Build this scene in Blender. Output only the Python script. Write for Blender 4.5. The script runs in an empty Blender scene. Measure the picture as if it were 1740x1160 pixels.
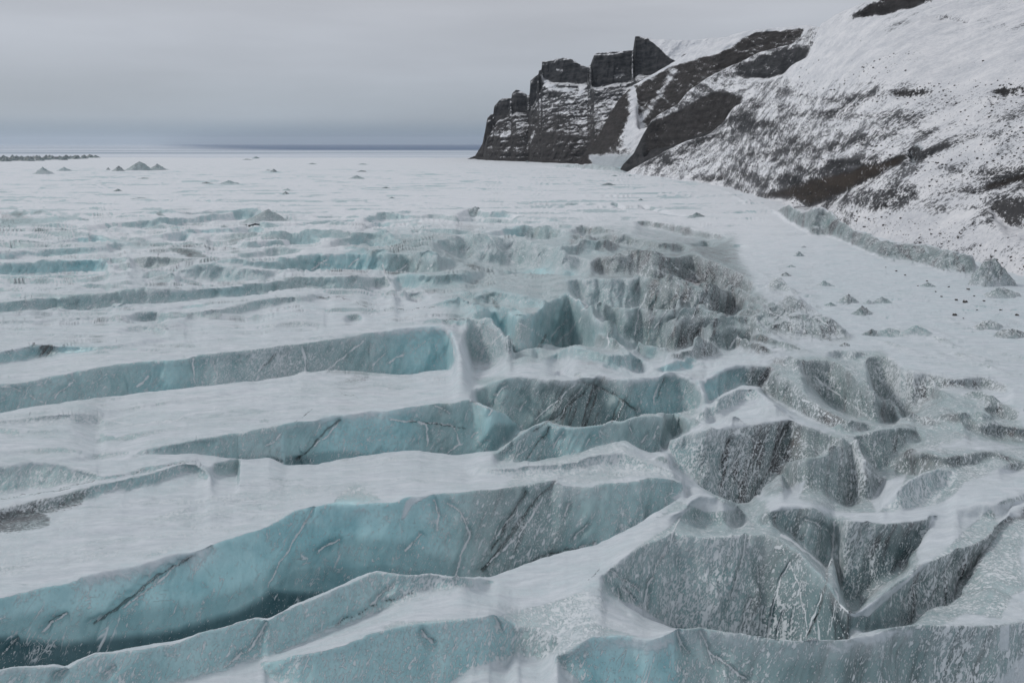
import bpy, math, random
import numpy as np

# ------------------------------------------------------------------ camera, sky, light
scene = bpy.context.scene
H = 30.0                    # camera height above the glacier, metres
F = 1353.0                  # focal length in pixels of a 1740 px wide frame (28 mm lens)
HZ = 243.0                  # row of the horizon in that frame
cam_data = bpy.data.cameras.new("camera")
cam_data.sensor_width = 36.0
cam_data.lens = 36.0 * F / 1740.0
cam_data.shift_y = -(580.0 - HZ) / 1740.0
cam_data.clip_start = 0.5
cam_data.clip_end = 300000.0
cam = bpy.data.objects.new("camera", cam_data)
scene.collection.objects.link(cam)
cam.location = (0, 0, H)
cam.rotation_euler = (math.radians(90), 0, 0)
scene.camera = cam

scene.view_settings.view_transform = 'Standard'
scene.view_settings.look = 'None'
scene.view_settings.exposure = 0.0
scene.view_settings.gamma = 1.0
scene.view_settings.use_curve_mapping = False
scene.cycles.max_bounces = 6
scene.cycles.diffuse_bounces = 3
scene.cycles.volume_bounces = 1
scene.cycles.use_denoising = True

SUN_ELEV, SUN_AZ = math.radians(42), math.radians(-72)     # sun behind the clouds, to the left
world = bpy.data.worlds.new("World")
scene.world = world
world.use_nodes = True


def build_world():
    nt = world.node_tree
    nt.nodes.clear()
    N = nt.nodes.new
    L = nt.links.new
    out = N('ShaderNodeOutputWorld')
    bg = N('ShaderNodeBackground')
    bg.inputs['Strength'].default_value = 0.133
    sky = N('ShaderNodeTexSky')
    sky.sky_type = 'NISHITA'
    sky.sun_disc = False
    sky.sun_elevation = SUN_ELEV
    sky.sun_rotation = SUN_AZ
    tc = N('ShaderNodeTexCoord')
    sep = N('ShaderNodeSeparateXYZ')
    L(tc.outputs['Generated'], sep.inputs[0])
    # overcast deck: height above the horizon drives grey level
    ramp = N('ShaderNodeValToRGB')
    e = ramp.color_ramp.elements
    e[0].position = 0.0
    e[0].color = (1.05, 1.65, 2.25, 1)
    e[1].position = 1.0
    e[1].color = (3.9, 4.0, 4.2, 1)
    for p, c in ((0.010, (1.3, 1.85, 2.4)), (0.03, (2.6, 2.95, 3.4)), (0.09, (3.3, 3.5, 3.9)),
                 (0.18, (3.85, 3.95, 4.25)), (0.45, (4.6, 4.75, 5.05))):
        n = ramp.color_ramp.elements.new(p)
        n.color = (*c, 1)
    L(sep.outputs['Z'], ramp.inputs[0])
    # broad, flattened cloud texture
    mp = N('ShaderNodeMapping')
    mp.inputs['Scale'].default_value = (1.2, 1.2, 9.0)
    L(tc.outputs['Generated'], mp.inputs[0])
    nz = N('ShaderNodeTexNoise')
    nz.inputs['Scale'].default_value = 2.2
    nz.inputs['Detail'].default_value = 5
    nz.inputs['Roughness'].default_value = 0.5
    L(mp.outputs[0], nz.inputs['Vector'])
    mr = N('ShaderNodeMapRange')
    mr.inputs['From Min'].default_value = 0.3
    mr.inputs['From Max'].default_value = 0.7
    mr.inputs['To Min'].default_value = 0.9
    mr.inputs['To Max'].default_value = 1.07
    L(nz.outputs['Fac'], mr.inputs['Value'])
    mul = N('ShaderNodeVectorMath')
    mul.operation = 'SCALE'
    L(ramp.outputs[0], mul.inputs[0])
    L(mr.outputs[0], mul.inputs['Scale'])
    mix = N('ShaderNodeMix')
    mix.data_type = 'RGBA'
    mix.inputs[0].default_value = 0.94
    L(sky.outputs[0], mix.inputs[6])
    L(mul.outputs[0], mix.inputs[7])
    L(mix.outputs[2], bg.inputs['Color'])
    L(bg.outputs[0], out.inputs['Surface'])


build_world()
sun_data = bpy.data.lights.new("sun", 'SUN')
sun_data.energy = 1.05
sun_data.angle = math.radians(14)
sun_data.color = (1.0, 0.97, 0.93)
sun = bpy.data.objects.new("sun", sun_data)
scene.collection.objects.link(sun)
sun.location = (0, 0, 200)
sun.rotation_euler = (math.radians(90) - SUN_ELEV, 0, -SUN_AZ + math.pi)


# ------------------------------------------------------------------ helpers
def tag(o, label=None, cat=None, group=None, kind=None):
    if label: o["label"] = label
    if cat: o["category"] = cat
    if group: o["group"] = group
    if kind: o["kind"] = kind
    return o


_G = np.array([[1, 1, 0], [-1, 1, 0], [1, -1, 0], [-1, -1, 0], [1, 0, 1], [-1, 0, 1], [1, 0, -1], [-1, 0, -1],
               [0, 1, 1], [0, -1, 1], [0, 1, -1], [0, -1, -1], [1, 1, 0], [-1, 1, 0], [0, -1, 1], [0, -1, -1]], np.float32)


def pn(x, y, z=0.0, seed=0):
    """Gradient noise, about -1..1."""
    x, y, z = np.broadcast_arrays(np.asarray(x, np.float32), np.asarray(y, np.float32), np.asarray(z, np.float32))
    xi, yi, zi = np.floor(x), np.floor(y), np.floor(z)
    fx, fy, fz = x - xi, y - yi, z - zi
    xi, yi, zi = xi.astype(np.int64), yi.astype(np.int64), zi.astype(np.int64)
    ux, uy, uz = (t * t * t * (t * (t * 6 - 15) + 10) for t in (fx, fy, fz))
    res = 0
    for dx in (0, 1):
        wx = ux if dx else 1 - ux
        for dy in (0, 1):
            wy = uy if dy else 1 - uy
            for dz in (0, 1):
                wz = uz if dz else 1 - uz
                h = ((xi + dx) * 374761393 + (yi + dy) * 668265263 + (zi + dz) * 2147483647 + seed * 974634777) & 0xffffffff
                h = ((h ^ (h >> 13)) * 1274126177) & 0xffffffff
                h = (h ^ (h >> 16)) & 15
                g = _G[h]
                res = res + wx * wy * wz * (g[..., 0] * (fx - dx) + g[..., 1] * (fy - dy) + g[..., 2] * (fz - dz))
    return res


def fbm(x, y, z=0.0, oct=4, seed=0, rough=0.5, ridged=False):
    a, s, t = 1.0, 0.0, 0.0
    x, y, z = np.asarray(x, np.float32), np.asarray(y, np.float32), np.asarray(z, np.float32)
    for i in range(oct):
        n = pn(x, y, z, seed + i)
        if ridged: n = 1 - 2.2 * np.abs(n)
        s = s + a * n
        t += a
        a *= rough
        x, y, z = x * 2.03 + 7.1, y * 2.03 + 3.7, z * 2.03 + 1.3
    return s / t


def sstep(a, b, x):
    t = np.clip((x - a) / (b - a), 0, 1)
    return t * t * (3 - 2 * t)


def gauss_axis(A, s, axis):
    r = int(math.ceil(3 * s))
    k = np.exp(-0.5 * (np.arange(-r, r + 1) / s) ** 2)
    k /= k.sum()
    pad = [(0, 0)] * A.ndim
    pad[axis] = (r, r)
    B = np.pad(A, pad, mode='edge')
    out = np.zeros_like(A)
    n = A.shape[axis]
    for i, w in enumerate(k):
        sl = [slice(None)] * A.ndim
        sl[axis] = slice(i, i + n)
        out += w * B[tuple(sl)]
    return out


def line_y(pts, xs):
    """Row of a traced line at columns xs, softened, with a mask of where the line runs."""
    p = np.array(pts, float)
    fine = np.arange(-640, 2401, 2.0)
    y = np.interp(fine, p[:, 0], p[:, 1])
    y = gauss_axis(y, 1.6, 0)
    yy = np.interp(xs, fine, y)
    lo = -1e9 if p[0, 0] <= -40 else p[0, 0]
    hi = 1e9 if p[-1, 0] >= 1780 else p[-1, 0]
    return yy, lo, hi


def val_at(v, xs):
    if isinstance(v, (int, float)): return np.full(len(xs), float(v))
    p = np.array(v, float)
    return np.interp(xs, p[:, 0], p[:, 1])


def grid_xs(x0, x1, step, ext0=None, ext1=None, next_=60):
    xs = np.arange(x0, x1 + step * 0.5, step)
    if ext0 is not None:
        e = np.linspace(0, 1, next_, endpoint=False)[::-1] + 1.0 / next_
        xs = np.concatenate([x0 - (x0 - ext0) * e ** 1.7, xs])
    if ext1 is not None:
        e = np.linspace(0, 1, next_, endpoint=False) + 1.0 / next_
        xs = np.concatenate([xs, x1 + (ext1 - x1) * e ** 1.7])
    return xs


def scr(Y, z):
    return HZ + F * (H - z) / Y


def median_cols(A, r):
    n = A.shape[0]
    out = np.empty_like(A)
    pad = np.pad(A, ((r, r), (0, 0)), mode='edge')
    for j in range(0, A.shape[1], 500):
        blk = np.stack([pad[i:i + n, j:j + 500] for i in range(2 * r + 1)], 0)
        out[:, j:j + 500] = np.median(blk, axis=0)
    return out


def hit_row(prof, yq):
    """First place from the camera where the ray of row yq meets the profile."""
    gprev = scr(prof[0][0], prof[0][1])
    for i in range(1, len(prof)):
        g = scr(prof[i][0], prof[i][1])
        if g <= yq < gprev or (gprev < yq and i == 1):
            A, B = prof[i - 1], prof[i]
            m = (yq - HZ) / F
            den = (B[1] - A[1]) + m * (B[0] - A[0])
            t = (H - A[1] - m * A[0]) / den if abs(den) > 1e-9 else 0.0
            t = min(max(t, 0), 1)
            return (A[0] + t * (B[0] - A[0]), A[1] + t * (B[1] - A[1]))
        gprev = g
    return None


def insert_all(prof, items, FE, ci, over, minor):
    prev = 1e9
    for yc, k in items:
        yf, w, f = FE[k][1][ci], FE[k][3][ci], FE[k][4]
        if yf - yc < 0.3: continue
        if not f.get('up', False):
            yf = min(yf, prev)
            if yf - yc < 0.3: continue
            if FE[k][1][ci] - yc > 2: prev = yc
        ta = math.tan(math.radians(f.get('a', 58)))
        up = f.get('up', False)
        yq = yf if up else yc
        hit = hit_row(prof, yq)
        if not up and k in over and over[k] is not None: hit = over[k]
        if hit is None: continue
        if up:
            Yf, zf = hit
            t = (F * (H - zf) - (yc - HZ) * Yf) / (F * ta + yc - HZ)
            if t <= 0: continue
            Yc, zc = Yf + t, zf + t * ta
            Yb = Yc + (zc - zf) / math.tan(math.radians(f.get('back', 30)))
            new = [(Yf, zf, k, 1.0), (Yc, zc, -1, 0.0), (Yb, zf, -1, 0.0)]
            prof = [p for p in prof if p[0] < Yf - 1e-3] + new + [p for p in prof if p[0] > Yb + 0.1]
            continue
        z0 = None if minor else f.get('z', 0.0)
        zc = hit[1] if z0 is None else hit[1] + (z0 - hit[1]) * w
        if abs(yc - HZ) < 1e-6: continue
        Yc = F * (H - zc) / (yc - HZ) if abs(yc - HZ) > 3 and z0 is not None else hit[0]
        if z0 is None: Yc, zc = hit
        near = [p for p in prof if scr(p[0], p[1]) >= yc and p[0] < Yc]
        # last traced crest nearer than this one
        lim = prof[0][0]
        for p in prof:
            if p[2] == -1 and p[3] == 0.0 and p[0] < Yc - 0.3 and p is not prof[0] and scr(p[0], p[1]) > yc + 0.5:
                lim = max(lim, p[0])
        den = F * ta + yf - HZ
        t = Yc * (yf - yc) / den if den > 1 else 1.0
        if Yc - t < lim + 0.35: t = max(Yc - lim - 0.35, 0.05)
        Yf = Yc - t
        zf = H - (yf - HZ) * Yf / F
        drop = zc - zf
        hid = f.get('h', 0.0) * w
        new = []
        lo_cut = Yf
        if hid > 0.02 and drop > 0:
            Yfl = max(Yf - 0.25 * t * hid - 0.05 * drop * hid, lim + 0.2)
            if Yfl < Yf:
                zfl = zf - 0.45 * drop * hid
                zb = zf + 0.5 * drop * hid
                Yb = F * (H - zb) / (yf + 0.5 - HZ)
                if Yb > lim + 0.4 and Yb < Yfl - 0.1:
                    new.append((Yb, zb, -1, 0.0))
                    lo_cut = Yb
                else:
                    lo_cut = Yfl
                new.append((Yfl, zfl, k, 1.25))
        if z0 is None and hid <= 0.02 and drop > 0:
            # the ground in front rises or falls back to where it was
            oY = [p[0] for p in prof]
            oZ = [p[1] for p in prof]
            c = np.linspace(Yf - 0.2, max(lim + 0.1, Yf - 9 * drop - 1), 24)
            zo = np.interp(c, oY, oZ)
            zl = zf - 0.12 * (Yf - c)
            j = np.nonzero(zo <= zl)[0]
            if len(j): Yr = float(c[j[0]])
            else: Yr = float(max(lim + 0.1, Yf - 7 * drop - 1))
            if Yr < Yf - 0.05:
                new.append((Yr, float(np.interp(Yr, oY, oZ)), -1, 0.01))
                lo_cut = min(lo_cut, Yr)
        new += [(Yf, zf, k, 1.0), (Yc, zc, -1, 0.0)]
        prof = [p for p in prof if p[0] < lo_cut - 0.02] + new + [p for p in prof if p[0] > Yc + 0.02]
    return sorted(prof)


def sheet(xs, base, feats, N, sig=(1.6, 1.6), kk=0.12, med=0):
    """base(ci) -> list of (Y, z) near to far for column ci. Each feature is a steep face between a crest line
    and a foot line. Returns P (cols, rows, 3), V (place down the face), T (feature index or -1)."""
    nC = len(xs)
    FE = []
    for k, f in enumerate(feats):
        yc, lo, hi = line_y(f['c'], xs)
        yf, lo2, hi2 = line_y(f['f'], xs)
        lo, hi = max(lo, lo2), min(hi, hi2)
        act = (xs >= lo) & (xs <= hi)
        L = (min(hi, 1800) - max(lo, -60))
        tp = f.get('tp', min(70.0, 0.3 * L))
        w = sstep(0, 1, np.clip((xs - lo) / tp, 0, 1)) * sstep(0, 1, np.clip((hi - xs) / tp, 0, 1))
        n1 = fbm(xs / 45.0, np.full(nC, k * 3.7), 0, 3, 50 + k)
        n2 = fbm(xs / 28.0, np.full(nC, k * 5.1), 0, 3, 150 + k)
        ge = np.clip(f.get('ge', 16.0), 2, 0.3 * L)
        wg = sstep(0, 1, np.clip((xs - lo) / ge, 0, 1)) * sstep(0, 1, np.clip((hi - xs) / ge, 0, 1))
        yf = yc + (yf - yc) * wg
        hgt = np.maximum(yf - yc, 0)
        n3 = fbm(xs / 9.0, np.full(nC, k * 2.3), 0, 3, 250 + k)
        yc = yc + n1 * np.minimum(0.15 * hgt, 5.0) + n3 * np.minimum(0.06 * hgt, 1.6)
        yf = yf + n2 * np.minimum(0.09 * hgt, 3.0)
        f['_big'] = L > 100 and hgt[act].max() > 12 if act.any() else False
        FE.append((yc, yf, act, w, f))
    profs = []
    upcol = []
    for ci in range(nC):
        act = [(FE[k][0][ci], k) for k in range(len(FE)) if FE[k][2][ci]]
        # a small face traced inside a larger one is dropped in the columns where they coincide
        keep = []
        for yc, k in act:
            yf = FE[k][1][ci]
            if yf - yc < 0.3: continue
            inside = False
            for yc2, k2 in act:
                if k2 != k and FE[k2][4].get('up', False) == FE[k][4].get('up', False):
                    yf2 = FE[k2][1][ci]
                    if yc2 <= yc + 1.0 and yf2 >= yf - 1.5 and (yf2 - yc2) > (yf - yc) * 1.15: inside = True
            if not inside: keep.append((yc, k))
        act = keep
        base_prof = [(Y, z, -1, 0.0) for Y, z in base(ci)]
        act.sort(reverse=True)
        major = [(yc, k) for yc, k in act if 'z' in FE[k][4] and FE[k][4]['z'] is not None or ('z' not in FE[k][4] and FE[k][4]['_big'])]
        major = [(yc, k) for yc, k in major if not FE[k][4].get('up', False)]
        ups = [(yc, k) for yc, k in act if FE[k][4].get('up', False)]
        mk = {k for _, k in major} | {k for _, k in ups}
        minor = [(yc, k) for yc, k in act if k not in mk]
        over = {}
        for yc, k in major:
            if FE[k][3][ci] < 0.999:
                wo = insert_all(list(base_prof), [m for m in major if m[1] != k and FE[m[1]][3][ci] > 0.15], FE, ci, {}, False)
                over[k] = hit_row(wo, yc)
        prof = insert_all(list(base_prof), major, FE, ci, over, False)
        upcol.append(ups)
        prof = insert_all(prof, minor, FE, ci, {}, True)
        prof.sort()
        profs.append(prof)
    # rows are spaced evenly along what is seen; the spacing varies smoothly from column to column
    Y0 = min(p[0][0] for p in profs)
    Y1 = max(p[-1][0] for p in profs)
    ratio = Y1 / Y0
    M = int(min(7000, max(2500, 1500 * math.log(ratio))))
    G = Y0 * ratio ** np.linspace(0, 1, M)
    rho = np.zeros((nC, M - 1), np.float32)
    Zg = np.zeros((nC, M), np.float32)
    Tg = np.full((nC, M), -1, np.int16)
    Vg = np.zeros((nC, M), np.float32)
    for ci in range(nC):
        pr = profs[ci]
        z = np.interp(G, [p[0] for p in pr], [p[1] for p in pr])
        g = scr(G, z)
        zbase = z.copy()
        for yc, k in upcol[ci]:
            # a fold standing on the surface: its near side climbs from the foot, its back falls away
            yf, f = FE[k][1][ci], FE[k][4]
            if yf - yc < 0.4: continue
            i0 = int(np.argmax(g <= yf))
            if i0 < 2: continue
            Yf, zf = float(G[i0]), float(zbase[i0])
            ta = math.tan(math.radians(f.get('a', 40)))
            tb = math.tan(math.radians(f.get('back', 30)))
            t = (F * (H - zf) - (yc - HZ) * Yf) / (F * ta + yc - HZ)
            if t <= 0.02: continue
            Yc, zc = Yf + t, zf + t * ta
            i1 = int(np.searchsorted(G, Yc))
            i2 = min(int(np.searchsorted(G, Yc + (zc - zf + 4) / tb)), M)
            gg = G[i0:i2]
            new = np.minimum(zf + (gg - Yf) * ta, zc - (gg - Yc) * tb)
            win = new > z[i0:i2] + 0.01
            z[i0:i2] = np.where(win, new, z[i0:i2])
            Tg[ci, i0:i2] = np.where(win, np.where(gg <= Yc, k, -2), Tg[ci, i0:i2])
            Vg[ci, i0:i2] = np.where(win, np.clip((Yc - gg) / t, 0, 1), Vg[ci, i0:i2])
        Zg[ci] = z
        g = scr(G, z)
        ym = 0.5 * (G[1:] + G[:-1])
        rho[ci] = np.minimum(np.abs(np.diff(g)), 8) + kk * np.hypot(np.diff(G), np.diff(z)) * F / ym + 1e-4
    if med:
        Zg = median_cols(Zg, med)
        Zg = gauss_axis(Zg, 1.0, 0)
    rho = gauss_axis(gauss_axis(rho, 5.0, 1), 6.0, 0)
    P = np.zeros((nC, N, 3))
    V = np.zeros((nC, N))
    T = np.full((nC, N), -1, int)
    for ci in range(nC):
        s = np.concatenate([[0], np.cumsum(rho[ci])])
        Ys = np.interp(np.linspace(0, s[-1], N), s, G)
        pr = profs[ci]
        pY = np.array([p[0] for p in pr])
        P[ci, :, 1] = Ys
        P[ci, :, 2] = np.interp(Ys, G, Zg[ci])
        i = np.clip(np.searchsorted(pY, Ys, side='right') - 1, 0, len(pr) - 2)
        tg = np.array([p[2] for p in pr])
        va = np.array([p[3] for p in pr])
        t = (Ys - pY[i]) / np.maximum(pY[i + 1] - pY[i], 1e-6)
        on = tg[i] >= 0
        vb = np.where(va[i + 1] > 0, va[i + 1], 0.0)
        V[ci] = np.where(on, va[i] + t * (vb - va[i]), 0)
        T[ci] = np.where(on, tg[i], -1)
        gi = np.clip(np.searchsorted(G, Ys), 0, M - 1)
        tu = Tg[ci, gi]
        T[ci] = np.where(tu == -1, T[ci], np.where(tu == -2, -1, tu))
        V[ci] = np.where(tu == -1, V[ci], np.where(tu == -2, 0, Vg[ci, gi]))
    if sig[0] > 0:
        P[:, :, 2] = gauss_axis(gauss_axis(P[:, :, 2], sig[0], 1), sig[1], 0)
    P[:, :, 0] = (xs[:, None] - 870.0) / F * P[:, :, 1]
    return P, V, T


def normals(P):
    a = np.gradient(P, axis=0)
    b = np.gradient(P, axis=1)
    n = np.cross(a, b)
    n /= np.linalg.norm(n, axis=2, keepdims=True) + 1e-12
    n[n[:, :, 2] < 0] *= 1
    return n


def px_of(P):
    return 870 + F * P[..., 0] / P[..., 1], HZ + F * (H - P[..., 2]) / P[..., 1]


def paint_poly(px, py, poly, feather=6.0):
    """Soft mask of a polygon traced on the ground."""
    p = np.array(poly, float)
    x0, y0 = p.min(0) - feather * 2
    x1, y1 = p.max(0) + feather * 2
    M = np.zeros(px.shape)
    sel = (px > x0) & (px < x1) & (py > y0) & (py < y1)
    X, Y = px[sel], py[sel]
    if not len(X): return M
    inside = np.zeros(len(X), bool)
    dist = np.full(len(X), 1e9)
    n = len(p)
    for i in range(n):
        a, b = p[i], p[(i + 1) % n]
        c = ((a[1] > Y) != (b[1] > Y))
        with np.errstate(divide='ignore', invalid='ignore'):
            xi = (b[0] - a[0]) * (Y - a[1]) / (b[1] - a[1]) + a[0]
        inside ^= c & (X < xi)
        d = b - a
        t = np.clip(((X - a[0]) * d[0] + (Y - a[1]) * d[1]) / (d @ d + 1e-9), 0, 1)
        dist = np.minimum(dist, np.hypot(X - a[0] - t * d[0], Y - a[1] - t * d[1]))
    sd = np.where(inside, dist, -dist)
    M[sel] = sstep(-feather, feather, sd)
    return M


def paint_line(px, py, pts, width):
    p = np.array(pts, float)
    x0, y0 = p.min(0) - width * 4
    x1, y1 = p.max(0) + width * 4
    M = np.zeros(px.shape)
    sel = (px > x0) & (px < x1) & (py > y0) & (py < y1)
    X, Y = px[sel], py[sel]
    if not len(X): return M
    jx = fbm(X / 22, Y / 22, 0, 2, 5) * 5.0
    jy = fbm(X / 22, Y / 22, 9.0, 2, 6) * 5.0
    X, Y = X + jx, Y + jy
    dist = np.full(len(X), 1e9)
    for a, b in zip(p[:-1], p[1:]):
        d = b - a
        t = np.clip(((X - a[0]) * d[0] + (Y - a[1]) * d[1]) / (d @ d + 1e-9), 0, 1)
        dist = np.minimum(dist, np.hypot(X - a[0] - t * d[0], Y - a[1] - t * d[1]))
    wv = width * (0.75 + 0.9 * fbm(X / 14, Y / 14, 3.0, 2, 8))
    M[sel] = 1 - sstep(0.55, 1.0, dist / np.maximum(wv, 0.2))
    return M


def grid_mesh(name, P, attrs, mat):
    nC, nR = P.shape[:2]
    me = bpy.data.meshes.new(name)
    me.vertices.add(nC * nR)
    me.vertices.foreach_set('co', P.reshape(-1).astype(np.float32))
    idx = np.arange(nC * nR).reshape(nC, nR)
    q = np.stack([idx[:-1, :-1], idx[1:, :-1], idx[1:, 1:], idx[:-1, 1:]], -1).reshape(-1, 4)
    nF = len(q)
    me.loops.add(nF * 4)
    me.loops.foreach_set('vertex_index', q.reshape(-1).astype(np.int32))
    me.polygons.add(nF)
    me.polygons.foreach_set('loop_start', (np.arange(nF) * 4).astype(np.int32))
    me.polygons.foreach_set('use_smooth', np.ones(nF, bool))
    me.update(calc_edges=True)
    for an, A in attrs.items():
        at = me.attributes.new(an, 'FLOAT_COLOR', 'POINT')
        at.data.foreach_set('color', A.reshape(-1).astype(np.float32))
    me.materials.append(mat)
    o = bpy.data.objects.new(name, me)
    scene.collection.objects.link(o)
    return o


# ------------------------------------------------------------------ materials
class NT:
    """Small wrapper to write node trees as expressions."""
    def __init__(s, name):
        s.m = bpy.data.materials.new(name)
        s.m.use_nodes = True
        s.t = s.m.node_tree
        s.t.nodes.clear()

    def n(s, typ, **kw):
        nd = s.t.nodes.new(typ)
        for k, v in kw.items(): setattr(nd, k, v)
        return nd

    def put(s, sock, v):
        if isinstance(v, bpy.types.NodeSocket): s.t.links.new(v, sock)
        elif v is not None: sock.default_value = v

    def math(s, op, a, b=None, c=None, clamp=False):
        nd = s.n('ShaderNodeMath', operation=op, use_clamp=clamp)
        for i, v in enumerate((a, b, c)):
            if v is not None: s.put(nd.inputs[i], v)
        return nd.outputs[0]

    def vmath(s, op, a, b=None, scale=None):
        nd = s.n('ShaderNodeVectorMath', operation=op)
        s.put(nd.inputs[0], a)
        if b is not None: s.put(nd.inputs[1], b)
        if scale is not None: s.put(nd.inputs['Scale'], scale)
        return nd.outputs['Value'] if op in ('DOT_PRODUCT', 'LENGTH') else nd.outputs[0]

    def mix(s, f, a, b):
        nd = s.n('ShaderNodeMix', data_type='RGBA')
        s.put(nd.inputs[0], f)
        s.put(nd.inputs[6], (*a, 1) if isinstance(a, tuple) else a)
        s.put(nd.inputs[7], (*b, 1) if isinstance(b, tuple) else b)
        return nd.outputs[2]

    def step(s, v, a, b, lo=0.0, hi=1.0):
        nd = s.n('ShaderNodeMapRange', interpolation_type='SMOOTHSTEP')
        s.put(nd.inputs['Value'], v)
        s.put(nd.inputs['From Min'], a)
        s.put(nd.inputs['From Max'], b)
        s.put(nd.inputs['To Min'], lo)
        s.put(nd.inputs['To Max'], hi)
        return nd.outputs[0]

    def noise(s, vec, scale=1.0, detail=3, rough=0.5, dist=0.0):
        nd = s.n('ShaderNodeTexNoise')
        s.put(nd.inputs['Vector'], vec)
        nd.inputs['Scale'].default_value = scale
        nd.inputs['Detail'].default_value = detail
        nd.inputs['Roughness'].default_value = rough
        nd.inputs['Distortion'].default_value = dist
        return nd.outputs['Fac']

    def comb(s, x, y, z):
        nd = s.n('ShaderNodeCombineXYZ')
        for i, v in enumerate((x, y, z)): s.put(nd.inputs[i], v)
        return nd.outputs[0]

    def attr(s, name):
        nd = s.n('ShaderNodeAttribute', attribute_name=name)
        sp = s.n('ShaderNodeSeparateColor')
        s.t.links.new(nd.outputs['Color'], sp.inputs[0])
        return sp.outputs[0], sp.outputs[1], sp.outputs[2], nd.outputs['Alpha']

    def finish(s, color, rough, height=None, dist=0.1, strength=0.6, spec=0.5):
        b = s.n('ShaderNodeBsdfPrincipled')
        s.put(b.inputs['Base Color'], (*color, 1) if isinstance(color, tuple) else color)
        s.put(b.inputs['Roughness'], rough)
        s.put(b.inputs['Specular IOR Level'], spec)
        if height is not None:
            bp = s.n('ShaderNodeBump')
            bp.inputs['Distance'].default_value = dist
            bp.inputs['Strength'].default_value = strength
            s.put(bp.inputs['Height'], height)
            s.t.links.new(bp.outputs[0], b.inputs['Normal'])
        o = s.n('ShaderNodeOutputMaterial')
        s.t.links.new(b.outputs[0], o.inputs['Surface'])
        return s.m


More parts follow.
